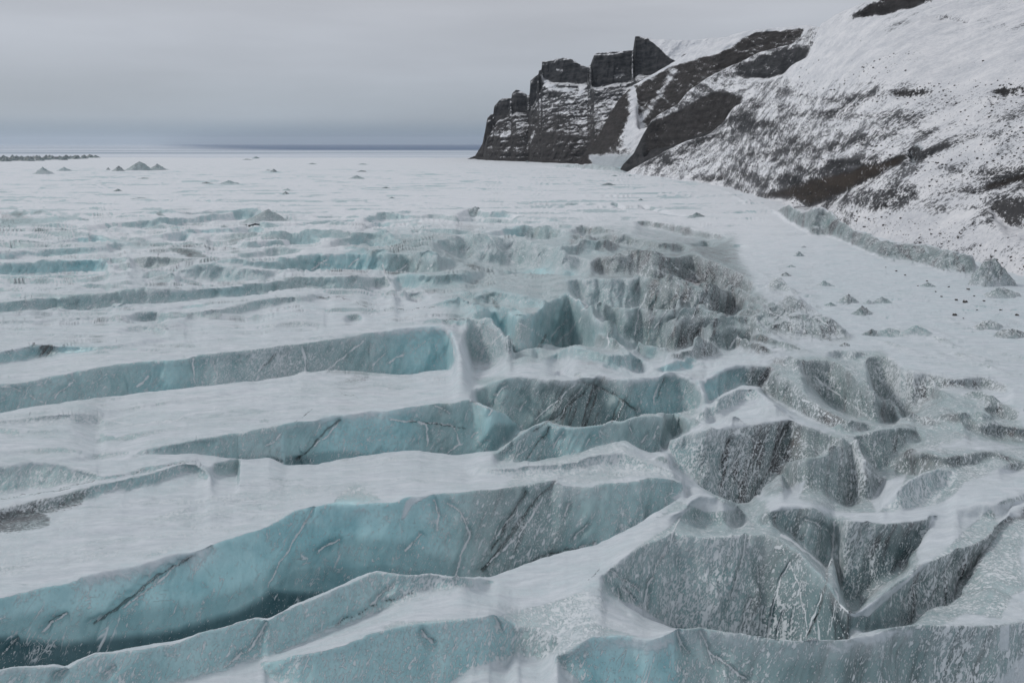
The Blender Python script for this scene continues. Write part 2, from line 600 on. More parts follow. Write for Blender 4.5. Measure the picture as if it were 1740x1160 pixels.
def make_glacier_mat():
    s = NT('glacier_ice')
    geo = s.n('ShaderNodeNewGeometry')
    pos = geo.outputs['Position']
    ice, dust, dirt, blue = s.attr('A')
    wc, dc, grit, dark_ice_shade = s.attr('B')
    q = s.vmath('DOT_PRODUCT', pos, (0.86, 0.12, -0.50))      # across the ice's foliation
    p = s.vmath('DOT_PRODUCT', pos, (0.50, 0.05, 0.86))       # along it
    sy = s.n('ShaderNodeSeparateXYZ')
    s.t.links.new(pos, sy.inputs[0])
    Y = sy.outputs[1]
    fol = s.comb(s.math('MULTIPLY', q, 1.0), s.math('MULTIPLY', p, 0.30), s.math('MULTIPLY', Y, 0.5))
    # snow clinging to faces, three sizes
    s1 = s.noise(fol, 5.4, 2.5, 0.6, 0.4)
    s2 = s.noise(s.vmath('ADD', fol, (13.1, 4.2, 7.7)), 13.0, 1.5, 0.5, 0.3)
    patch = s.noise(pos, 0.22, 3, 0.6)
    thr = s.math('SUBTRACT', 0.69, s.math('MULTIPLY', dust, 0.165))
    thr = s.math('SUBTRACT', thr, s.math('MULTIPLY', s.math('SUBTRACT', patch, 0.5), 0.28))
    sp1 = s.step(s1, s.math('SUBTRACT', thr, 0.025), s.math('ADD', thr, 0.035))
    thr2 = s.math('SUBTRACT', thr, 0.005)
    sp2 = s.step(s2, s.math('SUBTRACT', thr2, 0.03), s.math('ADD', thr2, 0.04))
    spk = s.math('MAXIMUM', sp1, s.math('MULTIPLY', sp2, 0.85))
    # ragged limit between the snow cover and bare ice
    en = s.noise(s.comb(s.math('MULTIPLY', sy.outputs[0], 1.0), s.math('MULTIPLY', Y, 2.2), sy.outputs[2]), 1.4, 6, 0.68)
    en2 = s.noise(pos, 0.35, 3, 0.5)
    icn = s.math('ADD', ice, s.math('MULTIPLY', s.math('SUBTRACT', en, 0.5), 1.0))
    icn = s.math('ADD', icn, s.math('MULTIPLY', s.math('SUBTRACT', en2, 0.5), 0.35))
    bare = s.step(icn, 0.36, 0.62)
    cover = s.math('SUBTRACT', 1.0, bare)
    vn = s.noise(s.comb(s.math('MULTIPLY', q, 0.55), s.math('MULTIPLY', p, 0.16), s.math('MULTIPLY', Y, 0.25)), 1.0, 4, 0.6, 0.6)
    vein = s.step(s.math('ABSOLUTE', s.math('SUBTRACT', vn, 0.5)), 0.012, 0.003)
    vn2 = s.noise(s.vmath('ADD', pos, (31.0, 7.0, 3.0)), 0.45, 4, 0.6, 1.0)
    vein2 = s.step(s.math('ABSOLUTE', s.math('SUBTRACT', vn2, 0.5)), 0.008, 0.002)
    gate = s.step(s.noise(pos, 0.6, 2, 0.5), 0.48, 0.58)
    vein = s.math('MULTIPLY', s.math('MAXIMUM', vein, vein2), gate)
    spk = s.math('MAXIMUM', s.math('MULTIPLY', spk, 0.95), s.math('MULTIPLY', vein, 0.8))
    sheer = s.noise(s.comb(s.math('MULTIPLY', sy.outputs[0], 0.35), Y, sy.outputs[2]), 0.5, 7, 0.7, 0.4)
    glaze, _g1, _g2, _g3 = s.attr('C')
    veil = s.math('MULTIPLY', s.step(sheer, 0.38, 0.66), s.step(glaze, 0.0, 1.0, 0.26, 0.60))
    cover = s.math('MULTIPLY', cover, s.math('SUBTRACT', 1.0, veil))
    snow = s.math('MAXIMUM', cover, spk)
    wcn = s.step(s.math('ADD', wc, s.math('MULTIPLY', s.math('SUBTRACT', s2, 0.5), 1.1)), 0.35, 0.6)
    snow = s.math('MAXIMUM', snow, wcn)
    # ice colour
    v1 = s.noise(pos, 0.30, 4, 0.6, 0.5)
    v2 = s.noise(fol, 0.9, 4, 0.65, 0.8)
    deep = s.mix(s.step(v1, 0.3, 0.7), (0.260, 0.510, 0.560), (0.440, 0.700, 0.740))
    grey = s.mix(s.step(v2, 0.3, 0.7), (0.200, 0.275, 0.275), (0.400, 0.485, 0.480))
    icec = s.mix(blue, grey, deep)
    band = s.step(s.noise(s.comb(s.math('MULTIPLY', q, 0.9), s.math('MULTIPLY', p, 0.05), s.math('MULTIPLY', Y, 0.1)), 1.0, 5, 0.7), 0.46, 0.66)
    dm = s.math('MULTIPLY', dirt, s.math('ADD', 0.60, s.math('MULTIPLY', band, 0.8)), clamp=True)
    dm = s.math('MULTIPLY', dm, s.step(v2, 0.2, 0.55, 0.65, 1.0), clamp=True)
    icec = s.mix(dm, icec, s.mix(v2, (0.018, 0.020, 0.022), (0.058, 0.058, 0.061)))
    icec = s.mix(dark_ice_shade, icec, s.mix(v1, (0.012, 0.050, 0.064), (0.030, 0.095, 0.115)))  # dark ice, with the gloom of the crevasse bottoms mixed into its colour
    dcn = s.step(s.math('ADD', dc, s.math('MULTIPLY', s.math('SUBTRACT', v2, 0.5), 1.0)), 0.4, 0.9)
    icec = s.mix(s.math('MULTIPLY', dcn, 0.62), icec, (0.045, 0.048, 0.048))
    # snow colour with faint grey wind streaks and grit
    wn = s.noise(s.comb(s.math('MULTIPLY', sy.outputs[0], 0.5), s.math('MULTIPLY', Y, 1.6), sy.outputs[2]), 0.9, 6, 0.7)
    thin, _a, _b, _c = s.attr('C')
    tn = s.math('ADD', thin, s.math('MULTIPLY', s.math('SUBTRACT', s.noise(s.comb(s.math('MULTIPLY', sy.outputs[0], 0.4), Y, sy.outputs[2]), 0.35, 6, 0.65), 0.5), 0.9), clamp=True)
    snf = s.mix(s.step(wn, 0.35, 0.7), (0.76, 0.77, 0.80), (0.64, 0.67, 0.71))
    snt = s.mix(s.step(wn, 0.30, 0.7), (0.62, 0.66, 0.70), (0.48, 0.53, 0.57))
    sn = s.mix(tn, snf, snt)
    sn = s.mix(s.math('MULTIPLY', s.math('MAXIMUM', spk, wcn), s.math('SUBTRACT', 1.0, cover)), sn, (0.64, 0.68, 0.705))
    gn = s.step(s.noise(s.comb(sy.outputs[0], s.math('MULTIPLY', Y, 2.5), sy.outputs[2]), 2.4, 6, 0.75),
                s.math('SUBTRACT', 0.72, s.math('MULTIPLY', grit, 0.3)), s.math('SUBTRACT', 0.80, s.math('MULTIPLY', grit, 0.3)))
    gn = s.math('MULTIPLY', gn, s.math('MINIMUM', s.math('MULTIPLY', grit, 3.0), 1.0))
    sn = s.mix(s.math('MULTIPLY', gn, 0.85), sn, (0.05, 0.055, 0.06))
    film = s.math('MULTIPLY', s.step(s.noise(s.vmath('ADD', fol, (3.0, 9.0, 1.0)), 1.7, 6, 0.7), 0.35, 0.75), s.math('MULTIPLY', dust, 0.30))
    film = s.math('ADD', film, s.math('MULTIPLY', s.math('SUBTRACT', 1.0, ice), 0.55), clamp=True)
    icec = s.mix(film, icec, (0.68, 0.73, 0.77))
    col = s.mix(snow, icec, sn)
    rough = s.step(snow, 0.0, 1.0, 0.38, 0.85)
    fine = s.noise(pos, 7.0, 5, 0.7)
    h = s.math('ADD', s.math('MULTIPLY', snow, 0.8), s.math('MULTIPLY', fine, 0.2))
    h = s.math('ADD', h, s.math('MULTIPLY', wn, 0.45))
    h = s.math('ADD', h, s.math('MULTIPLY', v2, 0.7))
    return s.finish(col, rough, h, 0.10, 0.75, 0.35)


def make_rock_mat():
    s = NT('rock_and_snow')
    geo = s.n('ShaderNodeNewGeometry')
    pos = geo.outputs['Position']
    rock, cover, brown, icy = s.attr('A')
    sy = s.n('ShaderNodeSeparateXYZ')
    s.t.links.new(pos, sy.inputs[0])
    nn = s.n('ShaderNodeSeparateXYZ')
    s.t.links.new(geo.outputs['Normal'], nn.inputs[0])
    X, Y, Z = sy.outputs
    # drift streaks that climb to the right with the slope
    a = s.math('ADD', s.math('MULTIPLY', X, 0.90), s.math('MULTIPLY', Z, 0.42))
    b = s.math('SUBTRACT', s.math('MULTIPLY', Z, 0.90), s.math('MULTIPLY', X, 0.42))
    st = s.comb(s.math('MULTIPLY', a, 0.30), s.math('MULTIPLY', Y, 0.45), s.math('MULTIPLY', b, 1.0))
    n1 = s.noise(st, 0.19, 9, 0.74, 0.3)
    n2 = s.noise(pos, 0.8, 6, 0.78)
    n3 = s.noise(s.comb(s.math('MULTIPLY', X, 0.12), s.math('MULTIPLY', Y, 0.12), Z), 0.28, 5, 0.7)
    v = s.math('ADD', s.math('MULTIPLY', n1, 0.42), s.math('ADD', s.math('MULTIPLY', n2, 0.46), s.math('MULTIPLY', n3, 0.12)))
    thr = s.math('SUBTRACT', 0.69, s.math('MULTIPLY', cover, 0.42))
    thr = s.math('ADD', thr, s.math('MULTIPLY', s.math('SUBTRACT', nn.outputs[2], 0.62), 0.10))
    rk = s.step(v, s.math('SUBTRACT', thr, 0.025), s.math('ADD', thr, 0.030))
    t2 = s.step(s.noise(s.comb(X, Y, s.math('MULTIPLY', Z, 2.2)), 0.09, 8, 0.72), 0.3, 0.72)
    rc = s.mix(t2, (0.008, 0.010, 0.014), (0.062, 0.062, 0.066))
    rc = s.mix(brown, rc, s.mix(n2, (0.022, 0.015, 0.011), (0.072, 0.054, 0.041)))
    rc = s.mix(s.step(n3, 0.4, 0.7), rc, s.mix(0.5, rc, (0.006, 0.007, 0.008)))
    sn = s.mix(s.step(s.math('ADD', s.math('MULTIPLY', n1, 0.6), s.math('MULTIPLY', n2, 0.4)), 0.36, 0.62), (0.84, 0.84, 0.86), (0.58, 0.60, 0.64))
    ic = s.mix(n1, (0.30, 0.34, 0.37), (0.56, 0.59, 0.62))
    sn = s.mix(icy, sn, ic)
    rk = s.math('MULTIPLY', rk, s.step(cover, 0.35, 0.56, 0.78, 1.0))
    col = s.mix(rk, sn, rc)
    h = s.math('ADD', s.math('MULTIPLY', n2, 1.2), s.math('MULTIPLY', rk, -0.25))
    return s.finish(col, 0.85, h, 1.2, 0.6, 0.25)


def make_plain_mat():
    s = NT('outwash_plain_ground')
    geo = s.n('ShaderNodeNewGeometry')
    pos = geo.outputs['Position']
    sy = s.n('ShaderNodeSeparateXYZ')
    s.t.links.new(pos, sy.inputs[0])
    X, Y, _ = sy.outputs
    xn = s.math('DIVIDE', X, Y)
    n = s.noise(s.comb(s.math('MULTIPLY', X, 0.00007), s.math('MULTIPLY', Y, 0.0005), 0.0), 1.0, 5, 0.6)
    lake = s.math('MULTIPLY', s.step(Y, 8500, 11000), s.step(Y, 52000, 44000))
    side = s.step(s.math('ADD', X, s.math('MULTIPLY', Y, 0.47)), 0.0, 2500.0)
    lake = s.math('MULTIPLY', lake, side)
    c = s.mix(s.step(n, 0.42, 0.62), (0.62, 0.66, 0.72), (0.24, 0.31, 0.38))
    c = s.mix(lake, c, (0.012, 0.065, 0.17))
    return s.finish(c, 0.9, None)


ICE = make_glacier_mat()
ROCK = make_rock_mat()
PLAIN = make_plain_mat()

# ------------------------------------------------------------------ the glacier: traced crest and foot of each ice face
def W(c, f, b=0.6, d=0.5, k=0.0, **o):
    """b blue, d snow clinging to the face, k dirt in the ice; each a number or [(column, value), ...]"""
    o.update(c=c, f=f, b=b, d=d, k=k)
    return o


GF = [
 # nearest ridges, bottom of the view
 W([(940,1120),(975,1105),(1010,1087),(1060,1082),(1105,1086),(1150,1072),(1190,1070),(1240,1078),(1310,1087),(1355,1091),(1440,1087),(1500,1072),(1560,1063),(1600,1063),(1640,1066),(1700,1062),(1800,1050)],
   [(940,1125),(975,1170),(1010,1240),(1800,1240)], b=[(960,.5),(1015,1),(1140,1),(1170,.4),(1250,.35),(1600,.3)], d=[(960,.6),(1010,.15),(1130,.15),(1200,.6),(1350,.45),(1560,.4),(1620,1.0),(1700,.9)], k=[(1150,0),(1400,.25),(1560,.35),(1600,.45),(1700,.3)], a=66, o=12),
 W([(440,1130),(463,1122),(560,1104),(610,1084),(680,1066),(760,1058),(840,1048),(870,1060),(890,1075)],
   [(440,1135),(480,1165),(560,1190),(760,1180),(800,1150),(860,1130),(890,1080)], b=.7, d=[(440,.5),(700,.45),(760,.8),(880,.9)], k=0),
 W([(860,1080),(885,1065),(920,1068),(960,1090)], [(860,1085),(885,1122),(920,1126),(960,1095)], b=.4, d=1.0, k=.3, a=40),
 W([(-60,1150),(0,1140),(40,1135),(85,1132),(108,1137),(130,1125),(160,1112),(190,1110),(250,1098),(300,1090),(330,1083),(380,1068),(420,1055),(440,1050),(449,1059),(460,1050),(500,1030),(560,1005),(600,985),(640,972),(660,974),(690,980),(720,977),(770,984),(810,984),(850,985)],
   [(-60,1210),(200,1185),(310,1162),(370,1142),(440,1122),(490,1108),(560,1075),(620,1050),(670,1028),(710,1014),(770,1006),(830,996),(850,988)], b=[(0,.5),(200,.65),(600,.6),(800,.35)], d=[(0,.6),(300,.45),(480,.4),(560,.3),(700,.8),(800,.9)], k=0, a=60, o=16),
 # the great blue face
 W([(-60,1030),(0,1018),(60,1000),(115,990),(160,975),(220,963),(280,948),(330,940),(400,915),(450,898),(500,870),(525,862),(560,857),(620,858),(670,855),(700,845),(780,838),(860,830),(930,822),(1000,828),(1060,822),(1100,815),(1150,818),(1180,825)],
   [(-60,1150),(0,1140),(85,1132),(108,1137),(160,1112),(190,1110),(250,1098),(330,1083),(420,1055),(440,1050),(460,1050),(500,1030),(560,1005),(600,985),(640,972),(690,980),(720,977),(780,984),(830,980),(870,965),(920,945),(980,930),(1010,925),(1050,905),(1090,885),(1120,865),(1150,850),(1180,830)],
   b=[(0,.8),(600,1),(720,.8),(820,.3),(950,.35),(1100,.6)], d=[(0,.0),(500,.0),(700,.25),(820,.45),(950,.5),(1100,.4)], k=[(0,0),(760,.0),(850,.55),(920,.5),(980,.1),(1100,.1)], h=[(0,1)], a=63, z=0.5),
 # dome and hollow, right of it
 W([(1130,885),(1160,868),(1185,845),(1220,843),(1250,855),(1275,880)], [(1130,888),(1160,893),(1200,898),(1250,892),(1275,884)], b=.35, d=.7, k=[(1130,.0),(1250,.3),(1275,.6)], a=50),
 W([(1270,885),(1300,876),(1330,862),(1360,858),(1390,865),(1410,883),(1425,888)], [(1270,890),(1310,893),(1345,915),(1380,945),(1405,970),(1412,985),(1425,960)], b=.35, d=.5, k=[(1280,.9),(1330,.5),(1400,.15)], a=55),
 W([(1412,886),(1430,884),(1450,887),(1500,890),(1550,888),(1590,880),(1605,876)], [(1412,890),(1425,985),(1440,1036),(1455,1044),(1480,1022),(1500,1000),(1540,975),(1560,948),(1590,885),(1605,880)], b=.25, d=[(1420,.9),(1480,.75),(1530,.45),(1590,.5)], k=[(1420,.1),(1480,.4),(1560,.9),(1600,.6)], a=66, tp=30),
 W([(1015,985),(1030,972),(1060,950),(1100,925),(1150,908),(1200,914),(1265,910),(1300,908),(1340,928),(1375,955),(1405,985),(1425,1020),(1445,1045),(1460,1044),(1500,1010),(1540,980),(1570,962),(1640,935),(1680,915),(1710,888),(1760,850),(1800,840)],
   [(1015,988),(1060,1025),(1100,1050),(1150,1072),(1190,1070),(1240,1078),(1310,1087),(1355,1091),(1440,1087),(1500,1072),(1553,1062),(1575,1036),(1610,1028),(1650,1000),(1690,935),(1720,900),(1760,865),(1800,850)],
   b=[(1020,.3),(1180,.45),(1260,.4),(1300,.2),(1380,.4),(1500,.3),(1700,.1)], d=[(1020,.75),(1150,.95),(1260,.9),(1330,.7),(1400,.3),(1500,.35),(1600,.7),(1700,.8)], k=[(1020,.15),(1250,.25),(1300,.4),(1400,.35),(1430,.8),(1480,.3),(1560,.5),(1650,.6),(1720,.8)], h=.5, a=60, o=14),
 # hill with the snow-dusted flank; ridge line runs down to the right
 W([(780,800),(860,797),(960,790),(1010,778),(1060,768),(1100,785),(1150,806),(1180,826)], [(780,804),(860,812),(960,808),(1010,800),(1060,800),(1100,806),(1150,815),(1180,828)], b=.5, d=1.25, k=.05, a=32),
 W([(1130,752),(1165,738),(1200,733),(1230,728),(1290,720),(1340,715),(1370,720),(1400,735),(1440,752)], [(1130,785),(1150,800),(1185,822),(1220,846),(1250,858),(1285,850),(1310,818),(1340,792),(1380,780),(1440,760)],
   b=[(1150,.55),(1250,.35),(1350,.15)], d=[(1130,.95),(1230,.85),(1300,.7),(1400,.6)], k=[(1150,0),(1200,.3),(1250,.75),(1310,.9),(1380,.5)], h=.3, a=52, o=14),
 W([(1320,788),(1360,782),(1400,775),(1430,760),(1447,748),(1460,765),(1480,790),(1500,812),(1512,818)], [(1320,792),(1340,832),(1360,838),(1400,842),(1440,862),(1480,852),(1500,832),(1512,822)], b=.15, d=[(1330,.5),(1400,.6),(1500,1.1)], k=[(1320,.7),(1400,.3),(1500,.4)], a=50, o=14),
 W([(1450,745),(1480,735),(1530,730),(1560,733),(1580,742)], [(1450,750),(1470,780),(1490,804),(1510,800),(1535,775),(1560,752),(1580,745)], b=.2, d=.6, k=.35, a=55),
 W([(1512,800),(1530,780),(1548,762),(1565,770),(1590,775),(1610,780),(1660,768),(1690,766),(1720,778),(1760,790)], [(1512,804),(1535,806),(1560,810),(1600,797),(1650,789),(1690,777),(1720,786),(1760,796)], b=.1, d=.45, k=.95, a=60),
 W([(1495,862),(1530,832),(1565,806),(1600,797),(1630,806)], [(1495,866),(1540,870),(1590,852),(1630,810)], b=.45, d=1.15, k=.1, a=30),
 W([(1620,870),(1660,856),(1690,858),(1740,838),(1800,826)], [(1620,875),(1660,884),(1700,884),(1740,852),(1800,840)], b=.3, d=.9, k=.4, a=40),
 W([(1690,802),(1720,790),(1760,786),(1800,784)], [(1690,804),(1720,802),(1760,797),(1800,795)], b=.1, d=.6, k=.7),
 W([(1635,722),(1670,726),(1700,722),(1730,728),(1800,738)], [(1635,724),(1670,742),(1700,749),(1740,752),(1800,752)], b=.1, d=.6, k=.9),
 W([(1670,697),(1700,691),(1725,699),(1745,706)], [(1670,700),(1690,711),(1710,716),(1745,709)], b=.2, d=.6, k=.8),
 W([(1520,696),(1540,698),(1570,712)], [(1520,700),(1538,715),(1570,715)], b=.1, d=.5, k=.9, tp=10),
 W([(1600,690),(1650,700),(1720,712)], [(1600,692),(1650,708),(1720,714)], b=.2, d=.9, k=.5),
 # dark hill at the right shoulder
 W([(1470,612),(1490,602),(1505,602),(1530,618),(1555,633),(1585,636),(1615,646),(1640,646),(1672,641),(1700,650),(1725,665)], [(1470,640),(1500,688),(1535,702),(1560,700),(1575,682),(1600,664),(1640,662),(1672,664),(1725,669)],
   b=.15, d=[(1480,.75),(1540,.95),(1650,.85)], k=[(1480,.45),(1550,.55),(1640,.75)], a=48),
 W([(1360,622),(1385,612),(1410,612),(1430,620),(1445,635),(1460,650),(1480,662),(1500,680),(1520,700),(1535,716)], [(1360,635),(1385,662),(1410,690),(1440,706),(1470,716),(1500,720),(1535,720)], b=.2, d=[(1370,.8),(1440,.5),(1520,.6)], k=[(1370,.6),(1440,.4),(1520,.5)], a=52),
 W([(1290,668),(1305,650),(1320,640),(1345,648),(1370,672),(1400,695),(1440,712),(1480,722),(1510,730)], [(1290,672),(1310,684),(1340,698),(1370,712),(1400,722),(1440,734),(1480,734),(1510,733)], b=.15, d=.7, k=.5, a=50),
 W([(1400,602),(1430,596),(1460,600),(1490,600)], [(1400,608),(1430,612),(1460,614),(1490,603)], b=.3, d=.8, k=.3),
 # centre walls
 W([(1175,712),(1200,698),(1230,674),(1265,661),(1290,664),(1310,680),(1340,700),(1370,716)], [(1175,722),(1200,722),(1230,712),(1265,690),(1290,690),(1310,696),(1340,706),(1370,718)], b=.5, d=1.0, k=.05, a=38),
 W([(830,780),(855,762),(880,742),(905,724),(925,720),(970,727),(1000,727),(1040,722),(1080,710),(1110,706),(1150,706),(1165,712),(1180,735)], [(830,784),(860,785),(900,783),(950,776),(985,770),(1010,758),(1060,749),(1090,764),(1110,770),(1140,762),(1180,740)],
   b=[(850,.5),(950,.75),(1050,.45),(1150,.5)], d=[(850,.5),(1000,.4),(1100,.3)], k=[(850,.3),(925,.5),(960,.1),(1050,.15),(1150,.3)], h=.5, a=60, o=16),
 W([(795,682),(808,662),(840,650),(880,641),(920,643),(950,650),(985,645),(1020,638),(1060,648),(1110,640),(1150,635),(1180,648),(1200,670),(1214,681)],
   [(795,684),(835,697),(860,706),(885,718),(893,742),(905,726),(925,721),(970,728),(1000,728),(1040,723),(1080,711),(1110,707),(1150,707),(1185,696),(1200,686),(1214,683)],
   b=[(800,.4),(860,.45),(950,.3),(1050,.7),(1100,.85),(1180,.6)], d=[(800,.4),(900,.3),(1050,.2),(1120,.5),(1200,.7)], k=[(800,0),(880,.25),(950,.7),(1010,.9),(1060,.6),(1090,.1)], h=.7, a=64),
 W([(1190,655),(1210,643),(1230,628),(1265,622),(1310,625),(1335,640)], [(1190,672),(1205,688),(1230,670),(1265,655),(1300,660),(1335,643)], b=[(1200,.9),(1260,.7),(1290,.2)], d=.4, k=[(1200,0),(1260,.1),(1290,.9)], h=.4, a=60),
 W([(205,782),(240,768),(290,757),(330,750),(370,742),(400,737),(440,730),(520,716),(560,710),(600,705),(660,698),(720,690),(770,685),(800,680),(815,689),(835,697),(860,705),(880,714),(892,730)],
   [(205,784),(240,775),(290,773),(330,770),(362,774),(400,779),(455,776),(485,788),(540,785),(600,777),(660,768),(700,762),(740,768),(775,772),(800,768),(840,766),(860,755),(892,736)],
   b=[(240,.5),(400,.5),(560,.85),(680,.9),(740,.4),(800,.5),(850,.85)], d=[(240,.8),(400,.25),(520,.15),(620,.3),(720,.25),(880,.1)], k=[(240,.1),(480,.15),(520,.35),(560,.0),(700,.1),(760,.25),(800,.0)], h=.7, a=62),
 W([(345,803),(365,788),(400,779),(430,772),(455,774),(488,788)], [(345,806),(370,812),(400,807),(430,798),(488,791)], b=.4, d=.5, k=[(345,.5),(380,.1)], a=50, z=None),
 W([(155,816),(200,808),(240,797),(300,785),(355,781)], [(155,819),(200,816),(240,808),(300,793),(355,783)], b=.6, d=.6, k=.2),
 W([(-60,875),(0,864),(60,848),(140,830),(200,820),(260,803),(310,790),(330,790),(340,800),(362,812)], [(-60,905),(0,892),(40,880),(100,866),(145,850),(200,841),(260,829),(310,813),(340,815),(362,815)], b=[(0,.1),(120,.2),(160,.55)], d=[(0,.9),(120,.75),(200,.6),(330,.8)], k=[(0,.9),(130,.7),(160,.15)], a=48),
 W([(-60,800),(0,793),(40,786),(80,785),(110,790),(140,800),(175,813)], [(-60,855),(0,845),(40,838),(80,830),(120,825),(175,816)], b=.4, d=.85, k=.1, a=42),
 W([(90,784),(150,774),(225,767)], [(90,788),(150,781),(225,770)], b=.4, d=.8, k=.3),
 W([(-60,720),(0,716),(60,708),(140,702),(165,706),(182,718)], [(-60,732),(0,726),(60,722),(140,720),(182,721)], b=.4, d=1.1, k=.1, a=30),
 W([(165,703),(220,693),(280,683),(330,677),(400,665),(460,658)], [(165,707),(220,700),(280,690),(330,684),(400,672),(460,661)], b=.3, d=1.0, k=.25, a=35),
 W([(-60,668),(0,655),(40,650),(100,638),(160,625),(230,615),(300,610),(380,602),(440,593),(500,585),(560,578),(620,568),(680,561),(720,556),(758,556),(772,580),(784,622)],
   [(-60,712),(0,700),(60,690),(120,680),(200,671),(260,665),(330,655),(400,647),(440,645),(510,632),(560,630),(620,631),(660,635),(700,635),(750,626),(784,625)],
   b=[(0,.55),(200,.5),(270,.8),(340,.5),(500,.35),(620,.45),(700,.85),(760,.9)], d=[(0,.65),(200,.4),(280,.2),(360,.75),(460,.85),(560,.5),(640,.4),(720,.2)], k=[(0,0),(400,.15),(500,.35),(600,.2),(680,0)], h=.5, a=62, tp=14),
 W([(777,614),(787,566),(802,543),(830,550),(852,568),(875,592),(890,600)], [(777,620),(795,622),(830,622),(850,616),(870,604),(890,602)], b=.5, d=.95, k=.05, a=50, tp=30, ge=30),
 W([(815,540),(840,531),(862,532),(880,545),(900,540),(920,525),(945,508),(965,500),(990,520),(1012,545),(1035,562),(1062,577),(1090,590)], [(815,545),(840,560),(858,582),(872,602),(892,592),(930,590),(980,592),(1020,590),(1060,592),(1090,593)],
   b=[(830,.9),(880,.85),(960,.6),(1080,.5)], d=[(830,.2),(900,.35),(1000,.45)], k=[(860,0),(920,.3),(940,.1),(1060,.2)], h=.4, a=60),
 W([(935,640),(955,628),(975,632),(1010,640),(1050,644)], [(935,643),(955,640),(975,644),(1010,648),(1050,647)], b=.4, d=.9, k=.3, a=45),
 W([(858,612),(880,592),(905,590),(925,604)], [(858,618),(880,620),(905,618),(925,608)], b=.6, d=.75, k=0, a=48),
 W([(925,612),(950,598),(975,588),(1000,592),(1035,605),(1070,603),(1090,612),(1112,630)], [(925,618),(950,616),(975,606),(1000,610),(1035,625),(1070,632),(1090,635),(1112,634)], b=.7, d=.5, k=[(925,0),(1020,.5),(1060,.1)], a=50),
 W([(1062,596),(1075,590),(1105,592),(1128,598)], [(1062,600),(1080,606),(1105,616),(1128,602)], b=.85, d=.2, k=0),
 W([(1108,632),(1140,618),(1170,611),(1194,611)], [(1108,634),(1150,634),(1175,626),(1194,613)], b=.9, d=.1, k=0, h=.3),
 # broken hollow, centre right
 W([(960,479),(985,474),(1020,475),(1070,478),(1085,473),(1110,484),(1150,492),(1200,496),(1225,498),(1250,503),(1265,515),(1275,530)], [(960,483),(985,510),(1015,527),(1050,527),(1090,521),(1105,530),(1140,532),(1175,524),(1190,537),(1230,545),(1250,533),(1275,532)],
   b=[(970,.5),(1080,.4),(1110,.15)], d=[(970,.9),(1080,.85),(1120,.5),(1250,.7)], k=[(970,0),(1080,.1),(1110,.6),(1140,.85),(1190,.5),(1230,.85)], h=.3, a=52),
 W([(1010,562),(1025,545),(1045,532),(1090,523),(1105,534),(1150,534),(1185,526),(1195,536)], [(1010,566),(1040,578),(1060,584),(1090,588),(1130,592),(1160,585),(1180,560),(1195,540)], b=.35, d=.55, k=[(1020,.1),(1090,.2),(1110,.6),(1180,.7)], h=.3, a=52),
 W([(1120,592),(1135,565),(1160,545),(1190,540),(1230,546),(1260,552),(1290,562)], [(1120,597),(1150,600),(1180,590),(1205,580),(1230,572),(1260,566),(1290,566)], b=.15, d=[(1130,.4),(1240,.85)], k=[(1120,.7),(1170,.95),(1230,.4)], h=.2, a=50),
 W([(1180,578),(1215,567),(1250,560),(1270,562),(1292,572)], [(1180,582),(1210,594),(1235,600),(1262,590),(1292,576)], b=.25, d=.35, k=.6, a=55),
 W([(1110,604),(1150,600),(1180,594),(1200,582),(1215,590),(1230,602)], [(1110,608),(1150,610),(1180,609),(1205,608),(1230,606)], b=.1, d=.7, k=.8, a=50),
 W([(1240,556),(1270,540),(1300,530),(1320,515),(1345,502),(1358,506),(1380,520),(1410,540),(1440,563),(1455,575)], [(1240,560),(1290,570),(1340,577),(1400,582),(1435,580),(1455,577)], b=.15, d=[(1250,1.0),(1340,.8),(1440,1.05)], k=[(1260,.5),(1350,.75),(1440,.6)], up=True, a=26, back=28),
 W([(1295,490),(1315,474),(1327,472),(1345,490),(1365,502)], [(1295,495),(1330,500),(1365,505)], b=.2, d=1.1, k=.5, up=True, a=24),
 W([(850,466),(900,459),(940,459),(990,465),(1022,473)], [(850,474),(900,470),(950,470),(1000,475),(1022,475)], b=.95, d=.1, k=0),
 W([(995,452),(1008,442),(1020,435),(1041,436),(1080,434),(1106,440),(1140,441),(1170,431),(1183,431),(1196,439),(1222,449),(1250,462),(1275,478),(1292,495)], [(995,458),(1030,470),(1080,470),(1100,476),(1150,488),(1200,493),(1240,497),(1292,498)],
   b=.15, d=[(1000,.7),(1100,.75),(1150,.6),(1290,.6)], k=[(995,.3),(1020,.85),(1060,.6),(1120,.7),(1180,.9),(1250,.8)], a=45),
 W([(730,415),(760,404),(790,401),(830,405),(860,403),(890,405),(912,416),(938,421),(963,431),(995,441),(1012,450)], [(730,418),(780,440),(830,452),(880,456),(930,456),(980,460),(1012,454)], b=.35, d=.9, k=.12, a=38),
 W([(995,408),(1028,401),(1080,403),(1106,409),(1131,413),(1157,414),(1183,423)], [(995,412),(1028,416),(1060,418),(1106,426),(1150,430),(1183,426)], b=.2, d=.6, k=[(995,.3),(1080,.5),(1150,.85)], a=45),
 W([(940,432),(960,424),(975,421),(1010,418),(1060,421)], [(940,434),(965,433),(985,434),(1020,430),(1060,424)], b=.3, d=.4, k=.55),
 W([(965,395),(985,384),(1010,386),(1040,390),(1080,393)], [(965,398),(985,401),(1020,399),(1060,399),(1080,396)], b=.25, d=.6, k=.7, a=40),
 W([(880,404),(905,395),(930,388),(950,392),(965,398)], [(880,408),(905,412),(930,410),(965,404)], b=.4, d=.5, k=.45, a=45),
 W([(1075,376),(1100,374),(1130,379),(1160,386),(1200,393),(1248,403)], [(1075,380),(1110,390),(1150,399),(1200,408),(1248,408)], b=.2, d=.6, k=.8, a=40),
